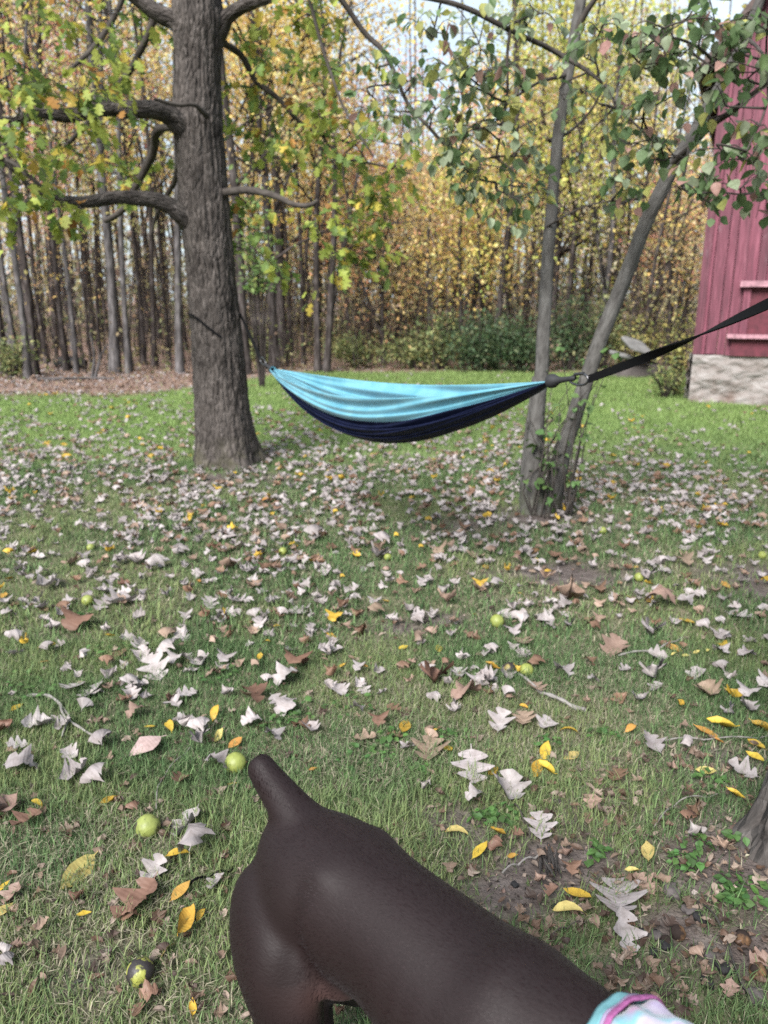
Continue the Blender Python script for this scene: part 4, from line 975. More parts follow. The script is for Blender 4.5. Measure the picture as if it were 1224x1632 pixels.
def hang_leaves(tree, lv, lc, colours, prefix, shapes, size, nmax, inframe):
    okeys = list(colours)
    meshes = {}
    for ci, kname in enumerate(okeys):
        for si, (V0, F0) in enumerate(shapes):
            meshes[(ci, si)] = mesh_np('leaf', V0, F0, prefix + kname, smooth=True)
    vis = []
    for i, r in enumerate(lv):
        px, py = project(r[:3]); vis.append((size * r[6] / max(depth_of(r[:3]), .5)) if (0 < px < 1224 and 0 < py < 1632) else -1)
    order = np.argsort(-np.array(vis)); own = set(order[:nmax].tolist())
    base = np.array(tree.location)
    for i in own:
        r = lv[i]
        # the blade hangs from its stalk: shift so the stalk end meets the twig
        e = euler_mats(np.array([r[3]]), np.array([r[4]]), np.array([r[5]]))[0]; s = size * r[6]
        o = link('leaf', meshes[(int(lc[i]), i % len(shapes))], tree)
        o.matrix_local = Matrix.Translation(Vector(r[:3] - base + e @ np.array([0, .5 * s, 0]))) @ Matrix(e.tolist()).to_4x4() @ Matrix.Scale(s, 4)
    rest = [i for i in range(len(lv)) if i not in own]
    if rest:
        chunks = []
        for si, tp_ in enumerate(shapes):
            ii = [i for i in rest if i % len(shapes) == si]
            if not ii: continue
            L = lv[ii]; e = euler_mats(L[:, 3], L[:, 4], L[:, 5]); s = size * L[:, 6]
            pos = L[:, :3] + np.einsum('nij,j->ni', e, np.array([0, .5, 0])) * s[:, None]
            tn = np.array([colours[okeys[int(lc[i])]] for i in ii]) * (.7 + .6 * rng.random((len(ii), 1)))
            chunks.append(scatter(tp_, pos, L[:, 3], L[:, 4], L[:, 5], s, tn))
        o = leaf_mass('foliage', chunks, 'tint_leaf', tree); o['kind'] = 'stuff'
hang_leaves(oak, lv, lc, OAKC, 'oak_', OAKLIVE, .097, 300, None)

# ---- twin-stemmed tree
TZ = float(DUO[1])
duo = thing('twin_stemmed_tree', 'grey twin-stemmed young tree standing behind the right end of the hammock', 'tree', (DUO[0], DUO[1], 0))
s1 = [(a_, b_, y_, w_ * .86) for a_, b_, y_, w_ in [(846, 835, TZ, 46), (849, 800, TZ, 38), (851, 740, TZ, 33), (856, 660, TZ, 28), (863, 580, TZ, 25), (869, 480, TZ, 24), (876, 380, TZ, 22), (883, 280, TZ, 21), (893, 190, TZ, 21), (908, 110, TZ, 20), (918, 50, TZ, 22), (926, 0, TZ, 20), (934, -80, TZ, 17), (945, -220, TZ, 11), (950, -340, TZ, 5)]]
s2 = [(a_, b_, y_, w_ * .84) for a_, b_, y_, w_ in [(868, 835, TZ + .06, 40), (882, 780, TZ + .04, 34), (903, 700, TZ, 30), (930, 620, TZ - .05, 28), (962, 530, TZ - .1, 28), (1000, 430, TZ - .15, 27), (1040, 330, TZ - .2, 27), (1072, 268, TZ - .25, 27), (1110, 205, TZ - .3, 23), (1150, 135, TZ - .35, 21), (1185, 65, TZ - .4, 20), (1218, -20, TZ - .45, 17), (1260, -140, TZ - .5, 12), (1290, -260, TZ - .5, 5)]]
s3 = [(836, 830, TZ + .1, 18), (836, 780, TZ + .1, 16), (840, 720, TZ + .08, 14), (846, 660, TZ + .05, 11), (852, 600, TZ + .04, 8)]
dp = [limb_part('stem', s1, 'smooth_bark', duo, 16, 60, .2, .05), limb_part('stem', s2, 'smooth_bark', duo, 16, 60, .2, .05), limb_part('stem', s3, 'smooth_bark', duo, 8, 24, .2, .05)]
for L in [[(1074, 262, TZ - .26, 14), (1095, 240, TZ - .4, 12), (1130, 205, TZ - .6, 10), (1170, 175, TZ - .8, 9), (1200, 150, TZ - .9, 8), (1250, 110, TZ - 1.0, 5)],
          [(916, 60, TZ, 13), (930, 30, TZ - .05, 11), (948, 0, TZ - .1, 9), (985, -50, TZ - .2, 5)],
          [(960, 132, TZ - .5, 4), (930, 108, TZ - .3, 7), (885, 82, TZ - .2, 8), (840, 62, TZ - .3, 8), (790, 36, TZ - .4, 9), (730, 8, TZ - .5, 8), (650, -8, TZ - .6, 6)],
          [(530, -20, TZ - .3, 10), (555, 15, TZ - .25, 9), (580, 52, TZ - .2, 9), (612, 82, TZ - .2, 8), (626, 110, TZ - .2, 7), (650, 165, TZ - .25, 6), (690, 210, TZ - .3, 5.5), (730, 255, TZ - .3, 5), (760, 285, TZ - .3, 4), (790, 290, TZ - .3, 2)],
          [(876, 225, TZ, 7), (905, 212, TZ + .05, 5), (940, 178, TZ, 4), (965, 135, TZ - .1, 3)],
          [(815, 40, TZ - .4, 6), (808, 90, TZ - .4, 5), (808, 150, TZ - .4, 4.5), (800, 200, TZ - .4, 4), (790, 250, TZ - .4, 3)],
          [(905, 120, TZ, 7), (860, 130, TZ - .2, 5), (800, 160, TZ - .4, 4), (740, 120, TZ - .6, 3), (690, 130, TZ - .7, 2)],
          [(965, 135, TZ - .5, 5), (985, 170, TZ - .6, 4), (1030, 215, TZ - .7, 3.5), (1062, 255, TZ - .8, 2.5)],
          [(1100, 225, TZ - .4, 6), (1090, 300, TZ - .8, 4), (1130, 305, TZ - 1.0, 3.5), (1180, 310, TZ - 1.1, 3)],
          [(1160, 130, TZ - .4, 7), (1120, 80, TZ - .8, 5), (1060, 60, TZ - 1.0, 4), (1010, 90, TZ - 1.1, 3)],
          [(1190, 60, TZ - .5, 7), (1215, 90, TZ - .9, 5), (1224, 160, TZ - 1.1, 4), (1190, 240, TZ - 1.2, 3)],
          [(868, 365, TZ, 4), (890, 350, TZ - .1, 3.5), (930, 330, TZ - .2, 3), (975, 320, TZ - .3, 2)]]:
    dp.append(limb_part('limb', L, 'twig_bark', duo, 7, 24))
DUOPTS = np.concatenate(dp[:2] + dp[3:])
DC = []
for px, py, dY, rad_, n in [(690, 60, .5, .22, 10), (650, 130, .3, .2, 9), (640, 190, .3, .2, 10), (700, 170, .4, .22, 12), (720, 110, .6, .22, 12), (760, 60, .6, .22, 12), (790, 110, .5, .22, 12), (745, 210, .5, .24, 16), (800, 190, .5, .22, 14), (700, 250, .4, .22, 14),
                            (770, 270, .5, .22, 14), (820, 250, .5, .2, 10), (840, 40, .4, .2, 10), (860, 120, .4, .2, 10), (830, 320, .5, .18, 8), (800, 350, .5, .16, 7), (850, 300, .3, .16, 6), (740, 320, .4, .18, 8), (870, 20, .5, .2, 8),
                            (960, 40, .7, .22, 10), (1000, 70, .9, .22, 12), (1050, 40, 1.1, .2, 12), (1030, 110, 1.0, .22, 14), (1085, 90, 1.0, .2, 12), (1100, 30, 1.1, .22, 14), (1150, 40, .9, .22, 16), (1190, 50, 1.0, .22, 16), (1210, 110, 1.1, .2, 14),
                            (1140, 110, 1.0, .2, 12), (1180, 170, 1.1, .2, 12), (980, 170, .7, .2, 9), (1020, 190, .8, .2, 10), (1060, 160, .9, .18, 9), (1000, 230, .8, .18, 8), (1050, 230, .9, .16, 8), (1110, 290, 1.0, .17, 10), (1140, 330, 1.1, .14, 8), (1180, 300, 1.2, .18, 13),
                            (1210, 260, 1.2, .18, 12), (1150, 240, 1.1, .18, 12), (1090, 250, .8, .15, 8), (960, 330, .35, .13, 8), (985, 290, .5, .13, 6), (1130, 190, .8, .18, 10), (1210, 200, 1.2, .18, 10), (1215, 310, 1.2, .15, 8), (930, 90, .5, .18, 6), (900, 160, .3, .16, 6),
                            (1224, 30, 1.2, .2, 10), (600, 110, .25, .16, 5), (600, 160, .2, .16, 5), (950, 200, .5, .18, 6), (760, 130, .7, .2, 10), (1060, 80, 1.2, .2, 8)]:
    DC.append((px, py, TZ - dY, rad_, int(n * (2.8 if px < 900 else 2.1))))
rs = np.random.default_rng(12)
tw, lv = foliage_from_clusters(DC, DUOPTS, rs, .95, 1.35)
tube_part('twigs', tw, 'twig_bark', duo)['kind'] = 'stuff'
def duo_table(px, py):
    if px > 950: return (6, 2.4, 1.1, 1.3)
    return (4, 4, .8, 2.2)
lc = leaf_colours(lv, duo_table, rs)
hang_leaves(duo, lv, lc, DUOC, 'duo_', OVALIVE, .070, 300, None)

# leafy suckers around the foot of the twin tree
rs = np.random.default_rng(13); parts, lf = [], []
for k in range(30):
    a = rs.random() * 6.28; b0 = np.array([DUO[0] + .06 + math.cos(a) * .13, DUO[1] - .05 + math.sin(a) * .1, .02])
    h = .35 + rs.random() * .75; q = smooth_path([b0, b0 + [rs.normal(0, .05), rs.normal(0, .05), h * .5], b0 + [rs.normal(.04, .12), rs.normal(-.03, .1), h]], 9)
    parts.append(tube(q, np.linspace(.006, .002, 9), 4))
    for i in range(3 + int(5 * rs.random())):
        p = q[rs.integers(2, 9)]; lf.append((*p, rs.random() * 6.28, -.6 + rs.normal(0, .35), rs.normal(0, .3), .5 + .7 * rs.random()))
sk = thing('sucker_shoots', 'leafy green sucker shoots growing around the foot of the twin-stemmed tree', 'shoots', (DUO[0], DUO[1], 0))
tube_part('stems', parts, 'twig_bark', sk); lf = np.array(lf)
M['sucker_leaf'] = leafmat('sucker_leaf', (.095, .17, .055), .4, .35)
for i, r in enumerate(lf):
    if i == 0: me_s = [mesh_np('leaf', V0, F0, 'sucker_leaf') for V0, F0 in OVALIVE]
    e = euler_mats(np.array([r[3]]), np.array([r[4]]), np.array([r[5]]))[0]; s = .072 * r[6]
    o = link('leaf', me_s[i % 3], sk)
    o.matrix_local = Matrix.Translation(Vector(r[:3] - np.array(sk.location) + e @ np.array([0, .5 * s, 0]))) @ Matrix(e.tolist()).to_4x4() @ Matrix.Scale(s, 4)

# ---- near tree at the right edge (only its foot is in frame); the hammock strap is tied to it
nut = thing('walnut_tree', 'rough-barked tree foot at the right edge above the bare soil', 'tree', (NUT[0], NUT[1], 0))
q = np.linspace(0, 1, 90); zz = -.15 + q * 5.4
Pn = np.stack([NUT[0] + .10 * q + .03 * np.sin(q * 5), NUT[1] - .06 * q, zz], -1); rn = .165 - .05 * q
def nut_ridge(th, v, i):
    out = np.array([mnoise.noise(Vector((math.cos(a) * 4, math.sin(a) * 4, v * 2.0 + 30))) for a in th])
    fl = math.exp(-max(zz[i] + .02, 0) / .10) * .10
    return (1 - np.abs(out) * 2.2) * .014 - .006 + fl * (.7 + .5 * np.cos(th * 4 + .8))
tube_part('trunk', tube(Pn, rn, 72, nut_ridge), 'nut_bark', nut)
for k in range(5):
    a = k * 1.25 + .2; b0 = Pn[60 + k * 6]
    Q = smooth_path([b0, b0 + np.array([abs(math.cos(a)) * .7, math.sin(a) * .7, .6]), b0 + np.array([abs(math.cos(a)) * 1.5, math.sin(a) * 1.5, 1.1])], 10)
    tube_part('limb', tube(Q, np.linspace(.06, .015, 10), 8), 'nut_bark', nut)

# ================================================================== HAMMOCK
HL, HR = at_y(433, 588, 5.16), at_y(882, 607, 2.97)
ham = thing('hammock', 'aqua and navy fabric hammock slung between the oak and the strap', 'hammock', (float((HL[0] + HR[0]) / 2), float((HL[1] + HR[1]) / 2), 0))
dv = (HR - HL) / np.linalg.norm((HR - HL)[:2]); side = np.array([dv[1], -dv[0], 0.0]); side = side if side[1] < 0 else -side   # towards the viewer
def ham_point(s, f):
    """s 0..1 along, f 0 near edge .. 1 far edge"""
    e = np.sin(np.pi * np.clip(s, 0, 1)) ** .75; e2 = np.sin(np.pi * np.clip(s, 0, 1))
    c = HL[None] + (HR - HL)[None] * s[:, None]
    skew = 1 + .10 * (.5 - s)
    zb = c[:, 2] - .360 * e2 ** .92 * skew; zf = c[:, 2] - .060 * e2; zn = c[:, 2] - .115 * e2
    phi = f * np.pi; top = np.where(f < .5, zn, zf)
    sh = 1 - np.sin(phi) ** .75
    z = zb + (top - zb) * sh
    w = (.012 + .115 * e)
    off = w * np.cos(phi)
    # lengthwise folds that run together at both ends
    fold = .008 * np.sin(f * 60 + 2.4 * np.sin(s * 3.1 + f * 5)) + .0055 * np.sin(f * 117 + s * 5 + 1.5 * np.sin(s * 9)) + .008 * np.sin(f * 23 + s * 2.3)
    fold = fold * (.25 + .75 * e) * (.35 + .65 * sstep(0, .12, e2))
    z = z + fold * (.25 + .9 * np.abs(np.cos(phi))) * .8; off = off + fold * 1.5
    fe = sstep(0, .10, np.minimum(f, 1 - f)); z = z - fold * (.25 + .9 * np.abs(np.cos(phi))) * .8 * (1 - fe) * .85
    return np.stack([c[:, 0], c[:, 1], z], -1) + side[None] * off[:, None]
def ham_panel(name, f0, f1, nf, mat):
    s = np.linspace(0, 1, 170); f = np.linspace(f0, f1, nf); Sg, Fg = np.meshgrid(s, f)
    V = ham_point(Sg.ravel(), Fg.ravel()); n = len(s)
    i = (np.arange(nf - 1)[:, None] * n + np.arange(n - 1)[None]).ravel()
    o = link(name, mesh_np(name, to_local(ham, V), np.stack([i, i + 1, i + n + 1, i + n], -1), mat), ham)
    so = o.modifiers.new('thickness', 'SOLIDIFY'); so.thickness = .0015; return o
pn = ham_panel('side_panel', 0, .125, 60, 'aqua'); pn['label'] = 'aqua side panel nearer the viewer'
pn = ham_panel('centre_panel', .1245, .64, 110, 'navy'); pn['label'] = 'navy centre panel'
pn = ham_panel('side_panel', .6395, 1.0, 90, 'aqua'); pn['label'] = 'aqua far side panel'
# whipped ends, loops
for nm, e0, out in (('end_cord', HL, HL - HR), ('end_cord', HR, HR - HL)):
    d = out / np.linalg.norm(out); d = d + np.array([0, 0, .28 if e0 is HL else .12]); d /= np.linalg.norm(d)
    P = np.array([e0 - d * .02, e0 + d * .02, e0 + d * .07, e0 + d * .115])
    tube_part(nm, tube(smooth_path(P, 12), np.array([.026, .028, .026, .02, .014, .012, .011, .010, .010, .010, .011, .006]), 12), 'cord', ham)
    ring = []
    c0 = e0 - d * .012
    u_ = np.cross(d, [0, 0, 1]); u_ /= np.linalg.norm(u_); w_ = np.cross(d, u_)
    a = np.linspace(0, 2 * np.pi, 25); ring = c0 + (np.cos(a) * .018)[:, None] * u_ + (np.sin(a) * .018)[:, None] * w_
    tube_part('gathering', tube(ring, np.full(25, .007), 8), 'aqua', ham)

def carabiner(name, c, d, lab):
    d = d / np.linalg.norm(d); up = np.array([0, 0, 1.0]); w = np.cross(d, up); w /= np.linalg.norm(w); v = np.cross(w, d)
    t = thing(name, lab, 'carabiner', c)
    a = np.linspace(0, 2 * np.pi, 33); ex = np.cos(a) * .045; ey = np.sin(a) * (.020 + .004 * np.cos(a))
    P = c + ex[:, None] * d + ey[:, None] * v
    tube_part('hook', tube(P, np.full(33, .0048), 8), 'steel', t)
    tube_part('gate', tube(np.array([c - d * .02 + v * .0205, c + v * .0215, c + d * .025 + v * .021]), [.0062] * 3, 8), 'steel', t)
    return t
def ribbon(P, width, twist, th=.0022, across0=np.array([0, 0, 1.0])):
    """flat webbing along P; twist in radians per row"""
    P = np.asarray(P, float); T = np.gradient(P, axis=0); T /= np.linalg.norm(T, axis=1)[:, None]
    V = []
    for i in range(len(P)):
        a = across0 - T[i] * np.dot(across0, T[i]); a /= np.linalg.norm(a); n = np.cross(T[i], a)
        c, s = math.cos(twist[i]), math.sin(twist[i]); u, w = a * c + n * s, n * c - a * s
        w_ = width / 2
        V += [P[i] - u * w_ - w * th, P[i] + u * w_ - w * th, P[i] + u * w_ + w * th, P[i] - u * w_ + w * th]
    F = []
    for i in range(len(P) - 1):
        for k in range(4): F.append((4 * i + k, 4 * i + (k + 1) % 4, 4 * i + 4 + (k + 1) % 4, 4 * i + 4 + k))
    n4 = 4 * (len(P) - 1); F += [(3, 2, 1, 0), (n4, n4 + 1, n4 + 2, n4 + 3)]
    return np.array(V), np.array(F)
def strap_part(name, P, width, twist, parent, across0=np.array([0, 0, 1.0])):
    V, F = ribbon(P, width, twist, across0=across0); return link(name, mesh_np(name, to_local(parent, V), F, 'strap', smooth=False), parent)
# strap on the near tree
dR = HR - HL; dR /= np.linalg.norm(dR); dR[2] = .12; cR = HR + dR * .13
carabiner('carabiner', cR, dR, 'dark steel carabiner joining the hammock to the long black strap')
tie = np.array([NUT[0] + .02 - .02, NUT[1], 1.40])
A0 = cR + dR * .045; A1 = np.array([NUT[0] - .155, NUT[1] + .06, 1.46])
n = 60; tt = np.linspace(0, 1, n)
Pp = A0 + (A1 - A0) * tt[:, None]; Pp[:, 2] -= .012 * np.sin(np.pi * tt)
st = thing('webbing_strap', 'long flat black strap with a half twist running from hammock towards the barn', 'strap', A0)
tw_ = -1.15 + 2.2 * sstep(.0, .75, tt) * 1.0
strap_part('webbing', Pp, .028, math.pi * sstep(.12, .92, tt), st)
a = np.linspace(0, 2 * np.pi, 49); rN = .176
cx, cy = NUT[0] + .035, NUT[1] - .015
strap_part('loop', np.stack([cx + np.cos(a) * rN, cy + np.sin(a) * rN, np.full(49, 1.46)], -1), .034, np.zeros(49), st)
# strap on the oak
dL = HL - HR; dL /= np.linalg.norm(dL); dL[2] = .30; dL /= np.linalg.norm(dL); cL = HL + dL * .14
carabiner('carabiner', cL, dL, 'dark steel carabiner joining the hammock to the oak strap')
so_ = thing('webbing_strap', 'black strap wrapped round the oak trunk holding the hammock end', 'strap', cL)
tp_ = at_y(384, 503, 6.40); A0 = cL + dL * .045
n = 30; tt = np.linspace(0, 1, n); Pp = A0 + (tp_ - A0) * tt[:, None]
strap_part('webbing', Pp, .040, np.linspace(.2, 0, n), so_)
# round the back of the trunk, then down across its front
ri = int(np.argmin(np.abs(S[:, 2] - tp_[2]))); cxy = S[ri, :2]; r0 = rad[ri] + .010
a = np.linspace(R(0), R(232), 46)
zz_ = tp_[2] + .03 * np.sin(np.linspace(0, np.pi, 46)); arc = np.stack([cxy[0] + np.cos(a) * r0, cxy[1] + np.sin(a) * r0, zz_], -1)
fr_ = []
for k, b_ in enumerate(np.linspace(R(232), R(292), 22)):
    px_, py_ = 308 + (356 - 308) * k / 21, 500 + (538 - 500) * k / 21
    zc = at_y(px_, py_, 6.2)[2]; i = int(np.argmin(np.abs(S[:, 2] - zc))); fr_.append([S[i, 0] + math.cos(b_) * (rad[i] + .012), S[i, 1] + math.sin(b_) * (rad[i] + .012), zc])
arc = np.concatenate([arc, np.array(fr_)]); arc[30:60, 2] = np.convolve(np.pad(arc[:, 2], 6, 'edge'), np.ones(13) / 13, 'valid')[30:60]
strap_part('loop', arc, .016, np.zeros(len(arc)), so_)

# ================================================================== DOG
DOG0 = np.array([-.1287, 1.0343, 0.0]); DOGA = -.8013
dog = thing('dog', 'short-haired dark brown dog with a docked tail, seen from above', 'dog', DOG0, DOGA); dog.scale = (1.02, .99, .99)
def dsl(x, z): return -.04 * x * np.clip((z - .05) / .35, 0, 1)
def ell_tube(rows, n, sides=28):
    """rows (x, y, z, half width across, half height): closed body tube"""
    Sx = smooth_path(rows, n); P = Sx[:, :3]; T = np.gradient(P, axis=0); T /= np.linalg.norm(T, axis=1)[:, None]
    th = np.linspace(0, 2 * math.pi, sides, endpoint=False); V = []
    for i in range(n):
        ref = np.array([0, 1.0, 0]); 
        u = ref - T[i] * np.dot(ref, T[i]); u /= np.linalg.norm(u); w = np.cross(T[i], u)
        k = 1.0
        V.append(P[i] + (np.cos(th) * Sx[i, 3] * k)[:, None] * u + (np.sin(th) * Sx[i, 4] * k)[:, None] * w)
    V = np.concatenate([np.concatenate(V), [P[0], P[-1]]])
    F = []
    for i in range(n - 1):
        for j in range(sides): F.append((i * sides + j, i * sides + (j + 1) % sides, (i + 1) * sides + (j + 1) % sides, (i + 1) * sides + j))
    a, b_ = n * sides, n * sides + 1
    T3 = [(a, (j + 1) % sides, j) for j in range(sides)] + [(b_, (n - 1) * sides + j, (n - 1) * sides + (j + 1) % sides) for j in range(sides)]
    return V, F, T3
pieces = []
# trunk: rump, loin, ribs, shoulders, neck
pieces.append(ell_tube([(-.055, 0, .520, .045, .060), (-.02, 0, .528, .078, .095), (.04, 0, .530, .098, .112), (.11, 0, .542, .100, .113), (.19, 0, .549, .092, .106), (.27, 0, .543, .098, .114), (.35, 0, .528, .110, .135), (.41, 0, .528, .112, .146), (.46, 0, .540, .106, .142),
                        (.51, 0, .562, .092, .126), (.57, 0, .590, .076, .102), (.63, 0, .618, .066, .084), (.69, 0, .642, .060, .072), (.74, 0, .66, .056, .066)], 60))
# head and muzzle
pieces.append(ell_tube([(x - .10, 0, z - .15 - (x - .8) * .35, w, h) for x, z, w, h in [(.80, .80, .055, .055), (.84, .825, .068, .062), (.89, .83, .068, .060), (.94, .815, .050, .046), (1.0, .795, .036, .036), (1.06, .780, .031, .031), (1.09, .775, .022, .022)]], 30, 20))
# tail: docked, carried up
pieces.append(ell_tube([(.03, 0, .600, .048, .040), (-.02, 0, .618, .037, .036), (-.058, 0, .634, .031, .032), (-.088, 0, .646, .027, .029), (-.110, 0, .658, .025, .028), (-.121, 0, .664, .019, .023)], 20, 18))
for s in (-1, 1):
    # hind leg: broad thigh, stifle forward, hock back, near vertical shank
    pieces.append(ell_tube([(.035, s * .050, .545, .030, .060), (.022, s * .070, .49, .048, .099), (.034, s * .085, .42, .052, .098), (.062, s * .088, .345, .046, .070), (.060, s * .094, .285, .038, .050), (.010, s * .094, .225, .028, .034),
                            (-.055, s * .094, .165, .021, .026), (-.075, s * .094, .115, .019, .022), (-.070, s * .094, .05, .020, .023), (-.055, s * .094, .022, .027, .020), (-.005, s * .094, .018, .028, .016)], 50, 22))
    # skin fold from stifle to flank
    pieces.append(ell_tube([(.07, s * .075, .42, .02, .03), (.12, s * .070, .44, .012, .022), (.17, s * .06, .465, .012, .018)], 12, 12))
    # fore leg
    pieces.append(ell_tube([(q[0] - .11,) + q[1:] for q in [(.54, s * .078, .555, .026, .06), (.565, s * .092, .50, .036, .068), (.55, s * .098, .43, .038, .055), (.515, s * .092, .36, .031, .040), (.52, s * .088, .25, .024, .029), (.525, s * .086, .15, .020, .024), (.53, s * .086, .07, .020, .023),
                            (.545, s * .086, .028, .026, .022), (.585, s * .086, .018, .027, .016)]], 46, 20))
    # ear
    pieces.append(ell_tube([(.730, s * .055, .700, .018, .03), (.735, s * .075, .685, .010, .035), (.745, s * .088, .645, .008, .034), (.755, s * .090, .605, .006, .018)], 14, 12))
Vd, Fd, kk = [], [], 0
for V, F, T3 in pieces:
    V = V.copy(); V[:, 2] += dsl(V[:, 0], V[:, 2])
    Vd.append(V); Fd += [tuple(a + kk for a in f) for f in F] + [tuple(a + kk for a in f) for f in T3]; kk += len(V)
me0 = bpy.data.meshes.new('body_raw'); me0.from_pydata(np.concatenate(Vd).tolist(), [], Fd); me0.update()
tmp = link('body_raw', me0)
rm = tmp.modifiers.new('remesh', 'REMESH'); rm.mode = 'VOXEL'; rm.voxel_size = .0065
sm = tmp.modifiers.new('smooth', 'SMOOTH'); sm.factor = .5; sm.iterations = 24
dg = bpy.context.evaluated_depsgraph_get(); body_me = bpy.data.meshes.new_from_object(tmp.evaluated_get(dg))
bpy.data.objects.remove(tmp); bpy.data.meshes.remove(me0)
nv = len(body_me.vertices); co = np.empty(nv * 3, np.float32); body_me.vertices.foreach_get('co', co); co = co.reshape(-1, 3).astype(float)
nr = np.empty(nv * 3, np.float32); body_me.vertices.foreach_get('normal', nr); nr = nr.reshape(-1, 3).astype(float)
# muscle relief: hip bone, thigh groove, ribs
def blob(c, r, a): return a * np.exp(-(((co - np.array(c)) / np.array(r)) ** 2).sum(1))
disp = np.zeros(nv)
for s in (-1, 1):
    disp += blob((.115, s * .062, .625), (.03, .025, .02), .006) + blob((.0, s * .085, .50), (.05, .04, .06), .003) + blob((.05, s * .13, .44), (.03, .03, .09), .006)
    disp -= blob((.095, s * .10, .52), (.018, .05, .09), .007)
    disp -= blob((.115, s * .11, .47), (.02, .05, .05), .008)
    disp += blob((.45, s * .12, .56), (.04, .03, .08), .006)
    for k in range(5): disp += blob((.26 + .035 * k, s * .12, .50), (.010, .05, .08), .0022)
disp += blob((.10, 0, .645), (.12, .018, .02), -.003)
co2 = co + nr * disp[:, None] * 1.05
body_me.vertices.foreach_set('co', co2.astype(np.float32).ravel()); body_me.name = 'body'
skin = np.clip(np.exp(-(((co - np.array([.10, 0, .425])) / np.array([.075, .060, .032])) ** 2).sum(1)) * 1.5 * (nr[:, 2] < .2), 0, .8)
a_ = body_me.attributes.new('skin', 'FLOAT', 'POINT'); a_.data.foreach_set('value', skin.astype(np.float32))
body_me.materials.clear(); body_me.materials.append(M['coat'])
body_me.polygons.foreach_set('use_smooth', np.ones(len(body_me.polygons), bool)); body_me.update()
body = link('body', body_me, dog)
# short hairs lying along the body
tri = np.array([v for p in body_me.polygons for v in p.vertices if True]) if False else None
nh = 110000
ne = np.empty(len(body_me.loops), np.int32); body_me.loops.foreach_get('vertex_index', ne)
ls = np.empty(len(body_me.polygons), np.int32); body_me.polygons.foreach_get('loop_start', ls)
ar = np.empty(len(body_me.polygons), np.float32); body_me.polygons.foreach_get('area', ar)
pick = rng.choice(len(ls), nh, p=ar / ar.sum()); i0 = ne[ls[pick]]; i1 = ne[ls[pick] + 1]; i2 = ne[ls[pick] + 2]
w = rng.dirichlet((1, 1, 1), nh); p0 = co2[i0] * w[:, :1] + co2[i1] * w[:, 1:2] + co2[i2] * w[:, 2:]
n0 = nr[i0] * w[:, :1] + nr[i1] * w[:, 1:2] + nr[i2] * w[:, 2:]; n0 /= np.linalg.norm(n0, axis=1)[:, None] + 1e-9
ok = (p0[:, 0] < .55) & (p0[:, 2] > .2); p0, n0 = p0[ok], n0[ok]; nh = len(p0)
fl = np.stack([np.full(nh, -.85), np.zeros(nh), np.full(nh, -.5) - .6 * (p0[:, 2] < .5)], -1) + rng.normal(0, .18, (nh, 3))
tail_ = (p0[:, 2] > .64) & (p0[:, 0] < 0); fl[tail_] = np.array([-.4, 0, .9]) + rng.normal(0, .1, (tail_.sum(), 3))
fl -= n0 * (fl * n0).sum(1)[:, None]; fl /= np.linalg.norm(fl, axis=1)[:, None] + 1e-9
ln = (.006 + .005 * rng.random(nh))[:, None]; d_ = fl * .97 + n0 * (.05 + .09 * rng.random((nh, 1)))
sd = np.cross(fl, n0); wd = .00042
Vh = np.stack([p0 - sd * wd - n0 * .0004, p0 + sd * wd - n0 * .0004, p0 + d_ * ln], 1).reshape(-1, 3)
hv = rng.random(nh)
hm = mesh_np('coat_hair', Vh, np.arange(nh * 3).reshape(-1, 3), 'hair', {'tint': ('FACE', 'FLOAT', hv)}, smooth=False)
o = link('coat_hair', hm, dog); o['kind'] = 'stuff'
# eyes and nose
def ball(name, c, r, mat, parent, sc=(1, 1, 1)):
    import bmesh
    bm = bmesh.new(); bmesh.ops.create_uvsphere(bm, u_segments=20, v_segments=12, radius=r)
    for v in bm.verts: v.co = Vector((v.co.x * sc[0] + c[0], v.co.y * sc[1] + c[1], v.co.z * sc[2] + c[2]))
    me = bpy.data.meshes.new(name); bm.to_mesh(me); bm.free(); me.materials.append(M[mat])
    for p in me.polygons: p.use_smooth = True
    return link(name, me, parent)
for s in (-1, 1): ball('eye', (.845, s * .040, .605), .011, 'eye', dog)
ball('nose', (.995, 0, .515), .016, 'nose', dog, (1, 1.2, .9))
# bandana round the neck: body cloth, aqua hem, pink seam, lilac edge
def neck_band(f0, f1, grow0, grow1, n=14, mat='bandana', name='bandana', parent=dog, wav=.004):
    A = np.array([.552, 0, .562]); Bq = np.array([.672, 0, .612]); ax = (Bq - A) / np.linalg.norm(Bq - A)
    th = np.linspace(0, 2 * math.pi, 72, endpoint=False); u_ = np.array([0, 1.0, 0]); w_ = np.cross(ax, u_)
    V = []
    for k in range(n):
        f = f0 + (f1 - f0) * k / (n - 1); c = A + (Bq - A) * f
        ru = .083 - .020 * f + grow0 + (grow1 - grow0) * k / (n - 1); rw = .112 - .032 * f + grow0 + (grow1 - grow0) * k / (n - 1)
        wv = wav * np.sin(th * 7 + f * 9) + wav * .6 * np.sin(th * 13 - f * 14)
        V.append(c + (np.cos(th) * (ru + wv))[:, None] * u_ + (np.sin(th) * (rw + wv))[:, None] * w_)
    V = np.concatenate(V); i = np.arange(n - 1)[:, None] * 72; j = np.arange(72)[None]; j2 = (j + 1) % 72
    o = link(name, mesh_np(name, V, np.stack([i + j, i + j2, i + 72 + j2, i + 72 + j], -1).reshape(-1, 4), mat), parent)
    so = o.modifiers.new('thickness', 'SOLIDIFY'); so.thickness = .003; return o
bd = neck_band(.22, 1.0, .010, .012); bd['label'] = 'pastel tie-dye cloth collar round the neck'
